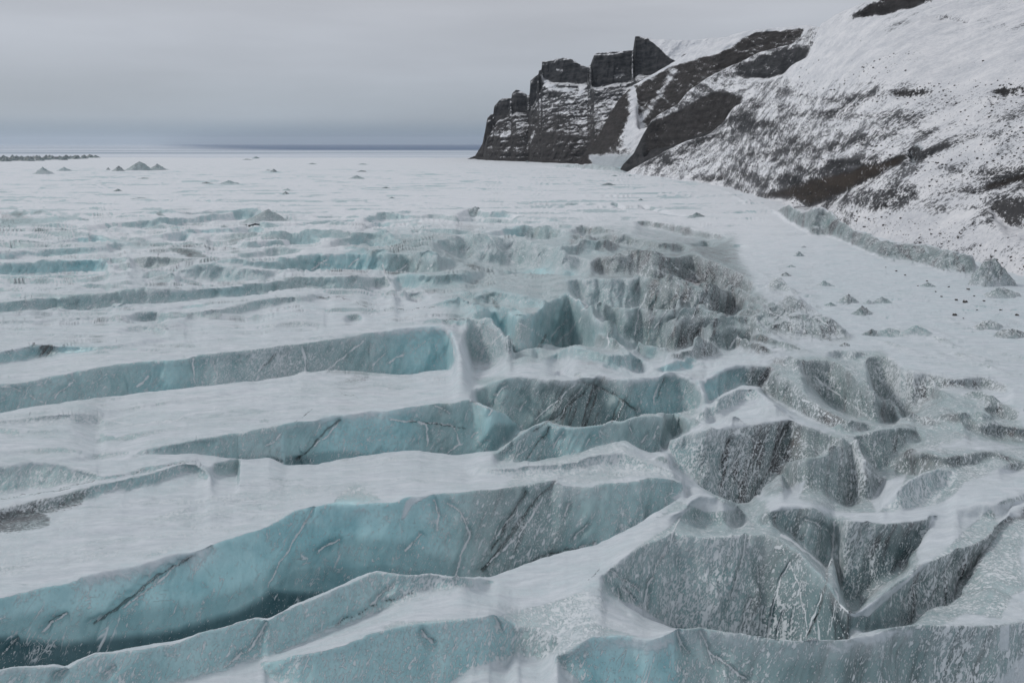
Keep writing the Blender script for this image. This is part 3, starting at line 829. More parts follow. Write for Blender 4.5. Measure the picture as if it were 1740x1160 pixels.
 W([(1078,346),(1095,349),(1120,356),(1150,364),(1180,370),(1215,378)], [(1078,350),(1100,362),(1130,366),(1160,371),(1215,381)], b=.3, d=.5, k=.75, a=40),
 W([(1150,379),(1190,386),(1248,397)], [(1150,382),(1190,389),(1248,399)], b=.1, d=.4, k=.9),
 W([(1165,415),(1200,410),(1230,416)], [(1165,420),(1200,424),(1230,419)], b=.3, d=.4, k=.7),
 W([(1230,420),(1255,414),(1280,420)], [(1230,422),(1255,421),(1280,422)], b=.5, d=.7, k=.1),
 W([(1035,350),(1045,343),(1060,352),(1070,362)], [(1035,355),(1050,360),(1070,364)], b=.4, d=.7, k=.5, a=45),
 W([(940,350),(980,346),(1030,350)], [(940,353),(980,353),(1030,353)], b=.3, d=.7, k=.4),
 W([(770,366),(790,358),(805,353),(820,360),(830,363),(860,362),(885,369)], [(770,368),(790,367),(830,370),(885,371)], b=[(780,.3),(825,.3),(840,.9)], d=.4, k=[(780,.4),(840,0)]),
 W([(690,371),(740,362),(780,370),(860,373),(935,377)], [(690,374),(740,374),(800,382),(860,385),(935,380)], b=.4, d=.85, k=.05, a=35),
 W([(815,400),(860,390),(890,387),(925,388)], [(815,402),(860,404),(890,404),(925,398)], b=.8, d=.25, k=[(815,0),(870,.0),(900,.4)]),
 W([(690,395),(730,389),(780,393),(815,396)], [(690,397),(730,397),(780,402),(815,398)], b=.6, d=.8, k=.1),
 # long terraces on the left, near to far
 W([(-60,608),(0,598),(40,590),(65,588),(100,588),(170,590),(220,584),(250,577),(290,573),(318,571)], [(-60,630),(0,620),(60,612),(90,606),(130,601),(190,594),(240,587),(280,580),(318,573)], b=[(0,.6),(100,.9),(200,.7)], d=.35, k=[(0,.1),(50,.3),(70,.95),(88,.95),(96,0)], a=58),
 W([(190,562),(235,552),(270,556),(290,572)], [(190,565),(235,566),(290,574)], b=.5, d=1.15, k=0, a=28),
 W([(430,557),(480,548),(510,545),(555,553)], [(430,559),(480,558),(510,558),(555,556)], b=.3, d=1.1, k=.2, a=26),
 W([(578,545),(590,535),(605,533),(625,545)], [(578,546),(600,548),(625,547)], b=.4, d=.9, k=.3),
 W([(745,545),(770,541),(800,541),(840,560)], [(745,550),(770,548),(800,545),(840,563)], b=.2, d=.7, k=.6, tp=20),
 W([(300,543),(330,531),(380,523),(440,510),(480,505),(540,500),(570,503)], [(300,546),(350,541),(400,535),(450,527),(500,517),(540,509),(570,506)], b=.4, d=.8, k=.05, a=40),
 W([(200,541),(230,532),(260,528),(290,538)], [(200,543),(230,549),(270,548),(290,541)], b=.4, d=.9, k=0),
 W([(262,526),(310,520),(368,517)], [(262,530),(310,528),(368,520)], b=.6, d=.5, k=0),
 W([(-60,552),(0,547),(100,543),(155,538),(178,535)], [(-60,562),(0,556),(100,551),(155,547),(178,538)], b=.45, d=1.0, k=.05, a=32),
 W([(-60,520),(0,515),(78,505),(155,502),(259,496),(388,487),(450,479),(508,472),(546,469),(585,470),(637,472),(655,478),(672,488)], [(-60,540),(0,533),(52,527),(155,527),(233,517),(362,507),(430,502),(469,496),(508,489),(585,492),(672,490)],
   b=[(0,.4),(250,.35),(380,.6),(500,.3),(560,.5),(640,.3)], d=[(0,.5),(300,.6),(400,.2),(500,.4),(600,.8)], k=[(0,0),(480,.2),(540,.1)], h=.4, a=56),
 W([(665,480),(675,468),(700,464),(740,470),(780,465),(835,462)], [(665,488),(700,490),(760,486),(800,480),(835,466)], b=[(680,.7),(760,.4),(800,.7)], d=.3, k=[(670,0),(760,.3),(800,.1)], a=55),
 W([(800,508),(815,497),(840,492),(875,500),(930,512)], [(800,511),(830,518),(870,520),(930,515)], b=.6, d=.6, k=[(800,0),(838,.4),(860,0)], a=40),
 W([(680,505),(700,498),(715,496),(738,507)], [(680,508),(705,515),(738,510)], b=.4, d=.9, k=0, a=35),
 W([(120,500),(180,490),(225,488),(300,482),(350,480)], [(120,502),(180,496),(225,495),(300,488),(350,483)], b=.4, d=.7, k=.2),
 W([(120,486),(200,482),(260,478),(310,478),(370,484)], [(120,488),(200,485),(260,483),(310,483),(370,486)], b=.3, d=.7, k=.25),
 W([(-60,467),(0,468),(60,469),(120,467),(200,465),(260,459),(310,452),(335,447)], [(-60,474),(0,475),(60,479),(120,474),(200,468),(260,464),(310,456),(335,449)], b=.5, d=.5, k=.1),
 W([(290,466),(330,451),(380,450),(440,458),(482,463)], [(290,469),(340,480),(388,483),(450,480),(482,466)], b=.5, d=.85, k=0, a=38),
 W([(-60,450),(0,448),(52,447),(103,443),(155,441),(180,445),(190,456)], [(-60,467),(0,466),(52,467),(103,465),(155,462),(190,458)], b=[(0,.6),(150,.9)], d=.2, k=0, h=.4, tp=20),
 W([(185,455),(205,448),(235,455)], [(185,459),(210,461),(235,459)], b=.4, d=.6, k=.1),
 W([(215,441),(235,437),(300,438),(355,441)], [(215,443),(250,457),(280,455),(320,446),(355,443)], b=.2, d=.6, k=.3),
 W([(330,449),(388,445),(430,444),(469,441),(508,434),(546,431),(585,430),(637,432),(690,434),(735,444),(785,446)], [(330,451),(388,449),(430,455),(480,460),(533,462),(585,459),(637,462),(700,465),(740,462),(785,450)],
   b=[(400,.5),(500,.5),(620,.95),(680,.4),(740,.3)], d=[(400,.3),(600,.1),(700,.4)], k=[(400,0),(560,.1),(690,.3),(740,.35)], h=.3, a=56),
 W([(-60,432),(0,430),(52,426),(103,423),(155,420),(218,417)], [(-60,443),(0,441),(78,437),(155,431),(197,426),(218,419)], b=.6, d=.3, k=0),
 W([(250,417),(300,412),(350,415),(400,419),(470,412),(520,406),(560,405)], [(250,421),(300,418),(350,420),(400,426),(470,420),(520,418),(560,409)], b=.6, d=.35, k=.05),
 W([(390,436),(430,428),(470,418),(480,420),(520,425)], [(390,440),(430,440),(470,434),(520,428)], b=.45, d=.7, k=.05, a=45),
 W([(520,424),(560,416),(600,414),(650,416),(690,414)], [(520,427),(560,422),(600,421),(650,421),(690,417)], b=.7, d=.4, k=0),
 W([(40,412),(95,408),(130,403),(170,402),(200,408),(218,412)], [(40,415),(95,416),(140,413),(180,413),(218,413)], b=.85, d=.2, k=0),
 W([(222,411),(250,402),(310,392),(350,388),(400,386),(455,384)], [(222,413),(260,409),(310,402),(350,399),(400,398),(455,396)], b=[(230,.4),(320,.8)], d=.3, k=0),
 W([(262,412),(290,402),(310,400),(330,408),(348,415)], [(262,413),(290,412),(320,414),(348,416)], b=.8, d=.3, k=0),
 W([(385,412),(430,409),(470,406),(490,408),(508,418)], [(385,414),(430,420),(470,419),(508,419)], b=.5, d=.3, k=[(400,0),(490,.4)]),
 W([(345,402),(380,396),(430,398),(470,400),(500,398),(550,402)], [(345,410),(380,412),(430,407),(470,406),(500,410),(550,406)], b=.3, d=.8, k=.15),
 W([(553,413),(575,405),(610,399),(637,396),(663,402),(690,411)], [(553,414),(600,414),(637,415),(690,413)], b=[(560,.3),(610,.6)], d=.4, k=[(560,.4),(620,.3)]),
 W([(-60,424),(0,420),(60,416)], [(-60,428),(0,425),(60,419)], b=.5, d=.8, k=0),
 W([(430,379),(500,379),(560,374),(610,372)], [(430,390),(500,386),(560,383),(610,378)], b=.6, d=.4, k=.1),
 W([(600,396),(625,384),(640,378),(690,385)], [(600,398),(640,391),(690,388)], b=.8, d=.5, k=0, a=40),
 W([(610,375),(650,364),(700,366),(730,366)], [(610,378),(650,377),(700,374),(730,370)], b=.6, d=.6, k=0, a=35),
 W([(130,389),(180,380),(240,375),(300,371),(360,366),(400,357),(445,357)], [(130,391),(180,387),(240,387),(300,385),(350,380),(400,374),(445,376)], b=[(130,.3),(250,.6),(380,.7)], d=.4, k=[(130,.4),(200,.1)]),
 W([(60,392),(110,388),(150,386),(200,388)], [(60,395),(110,395),(150,393),(200,391)], b=.5, d=.5, k=.1),
 W([(480,366),(530,368),(570,366),(620,370)], [(480,368),(530,373),(570,376),(620,372)], b=.5, d=.5, k=.1),
 W([(300,363),(330,360),(370,358),(400,358)], [(300,366),(330,367),(370,366),(400,360)], b=.5, d=.6, k=.1),
 W([(280,343),(320,339),(355,341),(380,350)], [(280,344),(320,342),(355,346),(380,351)], b=.8, d=.3, k=0),
 W([(140,347),(165,342),(185,345)], [(140,349),(165,347),(185,348)], b=.5, d=.5, k=0),
 # ice-cored rim beside the hill slope
 W([(1290,342),(1315,347),(1339,339),(1352,346),(1365,354),(1403,352),(1416,357),(1429,370),(1450,384),(1465,390),(1497,404),(1520,413),(1546,414),(1572,414),(1597,420),(1623,428),(1654,436),(1672,439)],
   [(1290,347),(1315,358),(1339,378),(1383,401),(1403,400),(1442,414),(1481,432),(1507,444),(1533,446),(1584,455),(1610,466),(1650,470),(1672,472)], b=.2, d=[(1300,.6),(1400,.45),(1500,.6),(1650,.5)], k=[(1300,.9),(1400,.8),(1500,.85),(1650,.8)], up=True, a=30, back=30),
 W([(1160,306),(1200,310),(1240,318),(1262,330),(1285,340)], [(1160,309),(1200,316),(1240,328),(1262,343),(1285,352)], b=.7, d=.9, k=.2, up=True, a=25, back=25),
 W([(1080,302),(1110,300),(1140,301),(1165,308)], [(1080,304),(1110,306),(1140,307),(1165,310)], b=.6, d=.8, k=.3, up=True, a=20, back=25),
 W([(830,276),(870,275),(910,277),(950,278),(1000,277),(1050,282),(1075,294)], [(830,277),(870,279),(910,283),(950,287),(1000,290),(1050,293),(1075,296)], b=.3, d=.75, k=.65, up=True, a=22, back=25),
]

# stains, drifts and bare patches with outlines of their own: (outline, what, value, softness)
PATCH = [
 ([(1030,1022),(1070,1024),(1110,1046),(1150,1070),(1080,1078),(1020,1060),(1000,1040)], 'snow', 1, 3),
 ([(850,1000),(900,990),(980,950),(1020,925),(1060,908),(1140,872),(1175,862),(1140,892),(1080,930),(1030,965),(1010,985),(960,1015),(900,1030),(850,1045),(760,1050),(690,1055),(700,1025),(780,1008)], 'snow', 1, 4),
 ([(1500,1010),(1540,985),(1565,960),(1600,880),(1612,868),(1640,866),(1600,930),(1580,955),(1540,990),(1500,1025),(1475,1048),(1445,1048)], 'snow', .9, 3),
 ([(1590,870),(1640,820),(1700,795),(1740,800),(1700,850),(1640,900),(1600,940),(1560,960)], 'snow', .8, 6),
 ([(1530,780),(1640,740),(1740,760),(1690,768),(1560,762)], 'snow', .5, 6), ([(1680,860),(1740,850),(1740,880),(1700,890)], 'snow', .8, 5),
 ([(1500,872),(1560,862),(1600,862),(1560,886),(1500,888),(1450,884),(1430,872)], 'snow', .9, 4),
 ([(1300,670),(1360,700),(1440,740),(1400,735),(1340,718),(1290,722),(1230,730),(1200,722)], 'snow', .5, 5),
 ([(1500,820),(1540,806),(1520,850),(1490,870),(1480,850)], 'snow', .9, 4),
 ([(860,625),(960,605),(1080,648),(1180,628),(1180,612),(1300,600),(1440,595),(1470,606),(1370,606),(1300,622),(1180,640),(1100,640),(1010,634),(940,640),(860,640)], 'snow', .4, 5),
 ([(1120,770),(1128,762),(1142,772),(1150,792)], 'snow', 1, 3),
 ([(1060,610),(1110,632),(1150,640),(1100,618)], 'snow', .5, 3),

 ([(100,880),(130,868),(200,862),(300,858),(260,880),(180,895),(130,892)], 'snow', 1, 5),
 ([(555,870),(575,842),(600,833),(640,842),(650,850),(600,856)], 'ice', .75, 5),
 ([(590,828),(610,824),(620,830),(600,836)], 'ice', .8, 4),
 ([(1000,1010),(1012,1002),(1040,1040),(1020,1045)], 'ice', .5, 4),
 ([(1140,845),(1180,826),(1240,860),(1260,866),(1200,870)], 'ice', .0, 4),
 ([(1300,858),(1340,830),(1370,815),(1355,850),(1380,862),(1310,868)], 'snow', 1, 4),
 ([(690,853),(705,838),(735,838),(700,858),(688,880),(682,882)], 'snow', 1, 4),
 ([(1600,1063),(1640,1040),(1700,1050),(1720,1010),(1760,1000),(1760,1050),(1700,1062)], 'snow', .7, 6),
 ([(1695,1160),(1760,1090),(1760,1180)], 'snow', 1, 6),
 ([(860,1160),(850,1135),(900,1122),(960,1138),(990,1160)], 'snow', 1, 6),
 ([(770,1160),(800,1135),(850,1120),(880,1130),(880,1170)], 'snow', 1, 5),
 ([(1700,1065),(1716,1060),(1714,1105),(1698,1105)], 'snow', 1, 3),
 ([(770,570),(785,590),(800,620),(782,622)], 'snow', 1, 3),
 ([(1190,720),(1215,705),(1240,690),(1290,680),(1330,705),(1310,715),(1230,728)], 'snow', .9, 6),
 ([(286,421),(300,420),(330,424),(346,432),(358,439),(320,437),(296,428)], 'dirt', 1, 3),
 ([(258,425),(286,421),(296,430),(270,431)], 'grit', .8, 4),
 ([(62,588),(88,586),(92,600),(88,607),(72,600)], 'dirt', 1, 3),
 ([(590,640),(600,632),(625,634),(640,645),(600,655),(555,655)], 'grit', .8, 8),
 ([(0,868),(60,862),(88,880),(84,895),(30,905),(-10,905)], 'grit', 1.2, 8),
 ([(130,835),(150,830),(140,860),(60,880),(60,870)], 'grit', .9, 6),
 ([(230,738),(250,735),(252,742),(232,741)], 'grit', .8, 3),
 ([(148,845),(190,846),(215,848),(190,858),(150,857)], 'grit', .35, 6),
 ([(835,506),(845,512),(852,526),(846,528),(836,515)], 'dirt', 1, 2.5),
 ([(800,505),(812,503),(820,512),(805,512)], 'dirt', .4, 3),
 ([(0,358),(20,360),(60,368),(55,378),(0,380)], 'grit', .8, 4),
 ([(0,372),(80,370),(130,366),(138,372),(60,382),(0,384)], 'ice', .75, 4),
 ([(0,372),(60,372),(50,382),(0,384)], 'grit', 1.0, 3),
 ([(15,364),(30,359),(45,364),(30,370)], 'ice', .9, 3), ([(15,364),(30,359),(45,364),(30,370)], 'dirtadd', .8, 3),
 ([(55,362),(68,358),(80,361),(66,364)], 'ice', .9, 2), ([(55,362),(68,358),(80,361),(66,364)], 'dirtadd', .9, 2),
 ([(262,362),(272,361),(282,367),(270,367)], 'dirtadd', .9, 2),
 ([(375,384),(382,383),(388,386),(376,387)], 'dirtadd', 1, 1.5),
 ([(140,373),(150,372),(152,375),(141,375)], 'dirtadd', .8, 1.5),
 ([(1440,500),(1450,490),(1470,500),(1480,520),(1440,520)], 'grit', .3, 8),
 ([(1675,545),(1700,535),(1740,545),(1740,560),(1690,560)], 'grit', .6, 5),
 ([(1655,570),(1700,555),(1740,560),(1740,580),(1700,575)], 'grit', .4, 5),
 ([(1560,470),(1660,480),(1700,500),(1640,500),(1560,480)], 'grit', .45, 8),
 ([(1480,440),(1540,460),(1640,485),(1700,510),(1650,512),(1520,470)], 'grit', .3, 8),
 ([(1010,262),(1096,265),(1092,275),(1070,294),(1030,288),(1000,275)], 'ice', .8, 3),
]
# narrow seams on the faces: white are snow-filled cracks, dark are dirt bands
SEAMS = [
 ('w',[(531,866),(515,893),(500,915),(482,950),(468,972),(453,998)],3.0),
 ('w',[(352,928),(330,943),(300,962),(275,985),(245,1008),(205,1040)],2.6), ('d',[(345,932),(300,963),(255,990),(215,1025),(150,1070)],8),
 ('w',[(110,1045),(85,1062),(70,1078)],4), ('d',[(108,1044),(90,1052),(78,1064)],3), ('w',[(30,1085),(15,1100),(0,1112)],2.2),
 ('w',[(575,920),(555,930),(540,940)],3.5), ('w',[(714,910),(700,925),(688,938)],4),
 ('w',[(760,858),(780,872),(792,890),(797,915),(785,945),(775,982)],3.5), ('w',[(735,850),(745,880),(742,905)],3),
 ('d',[(945,820),(900,870),(860,925),(820,975)],9), ('w',[(925,850),(890,900),(860,935),(828,965)],2.6), ('w',[(880,870),(850,905),(830,925)],2.2), ('d',[(895,840),(865,885),(835,940)],5), ('w',[(968,858),(958,880)],2.8), ('w',[(997,896),(975,918)],3),
 ('w',[(450,1062),(438,1085),(425,1105),(405,1120),(380,1135)],4), ('w',[(668,995),(650,1010),(630,1030)],3.2), ('d',[(700,1012),(640,1030),(580,1060),(520,1092)],2.5), ('w',[(192,1138),(175,1150)],3.5), ('w',[(110,1140),(90,1152)],3.5),
 ('w',[(715,1075),(722,1090),(735,1100)],5), ('w',[(840,1052),(850,1075)],4), ('w',[(1152,1078),(1158,1100),(1166,1110)],4), ('w',[(1190,1075),(1205,1105),(1212,1130)],3.2), ('w',[(1205,1112),(1240,1138),(1270,1160)],4),
 ('w',[(1155,882),(1145,908),(1132,940),(1115,965),(1102,1000),(1097,1040)],2.6), ('w',[(1035,970),(1060,985),(1090,1010)],2), ('w',[(1055,1000),(1075,1018),(1092,1035)],2), ('w',[(1052,1000),(1051,1024)],2),
 ('w',[(1268,912),(1266,945),(1258,970),(1252,1000),(1248,1020)],3), ('w',[(1276,1020),(1268,1050),(1260,1076)],2.6), ('w',[(1286,1036),(1280,1078)],2.2), ('w',[(1298,1030),(1294,1080)],2.2),
 ('w',[(1345,958),(1330,985),(1322,1015),(1312,1050),(1308,1082)],2.6), ('w',[(1343,960),(1358,990),(1365,1025),(1372,1060),(1372,1085)],2.6), ('w',[(1402,1010),(1390,1045),(1372,1086)],3.6), ('d',[(1416,960),(1412,990),(1400,1040),(1380,1085)],7), ('w',[(1332,1040),(1322,1085)],2), ('w',[(1352,1030),(1345,1080)],2),
 ('w',[(1418,888),(1420,920),(1416,950),(1414,972)],3), ('w',[(1332,915),(1350,925),(1375,945),(1408,972)],5), ('w',[(1370,885),(1400,898),(1418,915)],3),
 ('w',[(1474,890),(1465,910),(1458,930)],2), ('w',[(1630,936),(1615,965),(1600,985)],2.5), ('w',[(1570,985),(1548,1010),(1538,1030)],2.2), ('w',[(1600,1000),(1580,1030)],2), ('w',[(1420,1000),(1430,1030),(1445,1045)],3), ('w',[(1468,1050),(1452,1080)],2.6),
 ('d',[(1595,880),(1580,915),(1555,955)],5), ('d',[(1730,870),(1700,915),(1670,970),(1640,1000)],8),
 ('w',[(1275,742),(1258,775),(1240,800),(1225,835)],2.2), ('w',[(1290,745),(1272,790),(1255,830)],1.8), ('w',[(1305,740),(1290,780),(1270,835)],1.8), ('d',[(1345,720),(1325,770),(1310,800),(1285,850)],6), ('w',[(1338,735),(1322,775),(1300,815)],1.8), ('d',[(1240,750),(1225,800)],4), ('w',[(1205,760),(1215,795),(1222,830)],1.5), ('w',[(1225,740),(1230,770)],1.5),
 ('w',[(1450,760),(1465,790),(1495,815)],3), ('w',[(1455,790),(1450,825)],1.5), ('w',[(1465,790),(1462,830)],1.5),
 ('w',[(1385,640),(1420,670),(1450,690),(1480,712)],2.6), ('w',[(1340,660),(1380,690),(1430,720)],2), ('w',[(1500,630),(1530,655),(1560,680)],1.8), ('w',[(1520,620),(1550,650),(1580,670)],1.8), ('w',[(1510,655),(1540,690)],1.6),
 ('w',[(1290,752),(1270,740)],2), ('d',[(1300,650),(1275,665)],4),
 # centre
 ('d',[(1010,650),(980,680),(940,715),(905,735)],5), ('w',[(975,655),(950,680),(925,700),(910,715)],2.4), ('d',[(985,665),(960,700),(945,722)],4), ('w',[(990,660),(965,690),(948,718)],2), ('w',[(895,684),(884,698)],3), ('d',[(985,650),(1020,660),(1050,675),(1080,700)],4), ('d',[(1055,680),(1045,700),(1042,720)],5), ('w',[(1060,685),(1045,718)],1.8), ('w',[(1120,650),(1112,690)],2),
 ('w',[(1130,640),(1115,665),(1110,690)],2), ('d',[(1130,640),(1118,680)],4),
 ('d',[(935,730),(915,755),(892,785)],4.5), ('w',[(958,735),(940,760)],2.2), ('w',[(1120,725),(1112,745)],3), ('w',[(1070,725),(1072,740)],2.5), ('w',[(920,740),(895,765),(870,782)],2), ('w',[(1005,745),(995,760)],3), ('w',[(1100,738),(1092,752)],3),
 ('w',[(478,736),(465,752),(450,760)],3.2), ('w',[(572,722),(555,742),(530,762)],3), ('d',[(578,715),(550,735),(520,770),(500,786)],6), ('w',[(541,722),(535,742)],2.6), ('w',[(665,714),(700,716),(724,724),(727,745),(725,758)],3.2), ('w',[(728,721),(765,722),(778,740),(782,756)],2.6), ('d',[(690,716),(725,722),(765,725),(790,732)],3), ('w',[(812,735),(800,746)],2.6), ('w',[(740,690),(765,705)],2.4), ('w',[(760,770),(785,755)],2), ('w',[(800,682),(822,692),(838,698),(830,710)],2.4), ('w',[(862,655),(838,680)],2.6),
 ('w',[(325,612),(328,635),(330,652)],2.6), ('w',[(360,615),(372,645)],2.2), ('w',[(250,640),(240,652),(232,658)],4), ('w',[(126,645),(108,662),(92,675)],2.6), ('w',[(0,658),(35,664),(60,680),(75,686)],2.6), ('w',[(448,618),(430,640)],2.6), ('w',[(490,598),(460,625),(435,645)],2.6), ('w',[(512,590),(518,610),(519,632)],4), ('w',[(622,578),(595,598)],2.2), ('w',[(590,604),(570,618),(555,630)],3.2), ('w',[(655,600),(640,615),(625,630)],2.4), ('w',[(685,602),(660,618)],2.4), ('w',[(722,580),(700,595)],2), ('w',[(757,560),(768,585),(774,605),(776,625)],3), ('d',[(470,600),(440,630)],5), ('w',[(830,585),(815,605)],2), ('w',[(855,563),(830,590),(818,603)],1.8),
 ('w',[(42,517),(32,528)],2.4), ('w',[(160,517),(145,526)],2.6), ('w',[(430,490),(415,500)],2), ('w',[(535,445),(560,452)],1.5), ('w',[(610,438),(585,458)],2.2), ('w',[(555,442),(530,458)],2.4), ('d',[(552,441),(535,455)],3), ('w',[(690,450),(665,466)],2.2), ('w',[(650,450),(655,470),(668,488)],3), ('d',[(648,452),(655,466)],3), ('w',[(735,446),(725,460)],2),
 ('w',[(995,535),(975,555),(950,585)],2.4), ('w',[(962,545),(935,572)],2), ('d',[(928,570),(915,592)],7), ('w',[(880,548),(910,565),(940,590)],2), ('w',[(985,530),(1000,520),(960,500)],2.2), ('w',[(1032,560),(1034,585)],2.4), ('d',[(1120,495),(1110,530)],6), ('w',[(1100,500),(1085,528),(1078,570)],2), ('w',[(1140,520),(1110,560)],1.8), ('w',[(1060,490),(1040,520)],1.5), ('w',[(1005,482),(990,505)],1.5), ('w',[(1090,480),(1068,515)],1.8), ('w',[(1185,498),(1190,510)],1.8), ('w',[(1195,505),(1175,540)],2), ('d',[(1200,500),(1180,535)],5),
 ('w',[(1130,440),(1155,460)],1.8), ('w',[(1170,455),(1190,475)],2.2), ('w',[(1110,445),(1095,470)],1.5), ('d',[(1120,450),(1160,470),(1200,492)],5), ('w',[(835,415),(815,440)],1.5), ('w',[(830,400),(850,425),(880,450)],2), ('w',[(870,420),(905,450)],1.8), ('w',[(905,420),(920,445)],1.8),
 ('w',[(1310,530),(1340,545),(1370,565)],2.6), ('w',[(1345,508),(1370,530),(1420,560)],2), ('w',[(1255,572),(1240,590)],2.5),
 ('s',[(165,706),(200,716),(240,722),(290,715),(340,700),(380,690)],2.6), ('d',[(300,570),(340,565),(400,560)],2), ('d',[(0,600),(60,588),(90,590)],2),
 ('g',[(580,670),(600,671),(610,678)],2.0), ('g',[(497,722),(520,705),(530,695)],1.6), ('g',[(540,506),(575,504),(600,512),(640,528),(700,525),(740,520)],2.2), ('g',[(740,545),(780,540),(800,542),(840,562)],3), ('g',[(0,848),(60,838),(120,830)],2), 
 ('g',[(100,830),(180,812),(330,782)],2),
 ('g',[(1000,985),(1012,972),(1020,966)],3), ('d',[(870,975),(920,948),(985,932),(1010,925)],3), ('w',[(985,932),(1012,925),(1008,940)],3),
]

# lesser folds between the traced walls: short arched ridges whose near side is bare ice
rr_ = random.Random(23)


def folds_in(n, x0, x1, y0, y1, line, ln, hh, slope, b, k, d, a=38):
    for i in range(n):
        t = rr_.random()
        cx = x0 + (x1 - x0) * t
        yb = line(cx) + rr_.uniform(y0, y1)
        sc = max((yb - HZ) / 200.0, .25)
        L_ = rr_.uniform(*ln) * sc
        h_ = rr_.uniform(*hh) * sc
        sl = slope + rr_.uniform(-.06, .06)
        pk = rr_.uniform(.25, .6)
        c_, f_ = [], []
        for u in np.linspace(0, 1, 9):
            prof_ = (u / pk if u < pk else (1 - u) / (1 - pk))
            prof_ = prof_ ** 1.25 * (1 + .18 * math.sin(u * 17 + i))
            x_ = cx + (u - .5) * L_
            yy = yb + (u - .5) * L_ * sl + h_ * .25 * math.sin(u * 3.1)
            c_.append((x_, yy - h_ * max(prof_, 0)))
            f_.append((x_, yy))
        kk_ = k * rr_.uniform(.6, 1.2)
        GF.append(W(c_, f_, b=b, d=d * rr_.uniform(.7, 1.2), k=min(kk_, 1), up=True, a=a + rr_.uniform(-6, 8), back=rr_.uniform(24, 40), o=2, ge=6, tp=6))


folds_in(34, 985, 1290, -46, 46, lambda x: 405 + (x - 985) * .50, (110, 220), (12, 24), .28, .2, .8, .5, 32)
folds_in(22, 1010, 1260, -28, 30, lambda x: 560 - (x - 1010) * .02, (70, 140), (10, 20), .16, .3, .5, .5, 34)
folds_in(40, 600, 1010, -60, 50, lambda x: 415, (70, 170), (8, 18), .04, .5, .12, .6, 38)
folds_in(22, 790, 1020, -45, 45, lambda x: 545, (70, 140), (8, 15), .12, .65, .1, .5, 40)
folds_in(14, 1300, 1700, -35, 40, lambda x: 640 + (x - 1300) * .15, (45, 80), (7, 15), .25, .2, .5, .7, 36)
folds_in(70, -30, 760, -44, 44, lambda x: 372, (120, 320), (6, 13), -.03, .6, .1, .5, 34)
folds_in(26, -30, 700, -50, 50, lambda x: 480, (100, 260), (5, 11), -.05, .5, .05, .7, 30)
folds_in(16, 1300, 1700, -30, 60, lambda x: 480 + (x - 1300) * .25, (40, 90), (3, 8), .3, .2, .35, .9, 24)
folds_in(12, 1130, 1480, -60, 60, lambda x: 740, (25, 50), (5, 11), .2, .25, .5, .7, 40)

xsG = grid_xs(-70, 1810, 1.5, -560, 2300, 60)
nC = len(xsG)


def glacier_base(ci):
    x = xsG[ci]
    yedge = np.interp(x, [-500, 0, 150, 400, 780, 2300], [266, 266, 267, 268, 268, 268])
    Ye = F * H / (yedge - HZ)
    return [(24.0, -1.0), (38.0, -0.5), (Ye, 0.0), (Ye + 60, -25.0), (Ye + 300, -62.0)]


for f in GF:
    if not isinstance(f.get('h', 0), (int, float)): f['h'] = 1.0
P, V, T = sheet(xsG, glacier_base, GF, 1100, (0.9, 0.7), med=4)
px, py = px_of(P)

ice = np.zeros(V.shape); dust = np.full(V.shape, .5); dirt = np.zeros(V.shape); blue = np.full(V.shape, .5)
tops = sstep(-0.18, 0.42, V)
for k, f in enumerate(GF):
    m = T == k
    if not m.any(): continue
    dust[m] = np.broadcast_to(val_at(f['d'], xsG)[:, None], m.shape)[m]
    dirt[m] = np.broadcast_to(val_at(f['k'], xsG)[:, None], m.shape)[m]
    blue[m] = np.broadcast_to(val_at(f['b'], xsG)[:, None], m.shape)[m]
    ice[m] = tops[m]
onface = (T >= 0).astype(float)
soft = gauss_axis(gauss_axis(onface, 3, 1), 3, 0)
num = [gauss_axis(gauss_axis(a * onface, 3, 1), 4, 0) / np.maximum(soft, 1e-4) for a in (dust, dirt, blue)]
near = np.clip(soft * 4, 0, 1)
rg = np.clip((px - 900) / 300, 0, 1) * .22
dust = .5 + (num[0] - .5) * near; dirt = np.clip(num[1] + rg, 0, 1) * near; blue = .5 + (num[2] - .5) * near
ice = gauss_axis(gauss_axis(ice, 1.2, 1), 1.2, 0)
# on sharp crests bare ice runs over the top
for k, f in enumerate(GF):
    ov = f.get('o', 5)
    m = T == k
    cols = np.nonzero(m.any(1))[0]
    last = m.shape[1] - 1 - np.argmax(m[:, ::-1], axis=1)
    for c in cols:
        a0 = last[c] + 1
        n_ = min(ov + 5, m.shape[1] - a0)
        if n_ > 0:
            ice[c, a0:a0 + n_] = np.maximum(ice[c, a0:a0 + n_], np.clip((ov + 5 - np.arange(n_)) / 5.0, 0, 1) * ice[c, last[c]])
halo = gauss_axis(gauss_axis(ice, 7, 1), 7, 0)
ice = np.clip(np.maximum(ice, halo * 0.85), 0, 1)

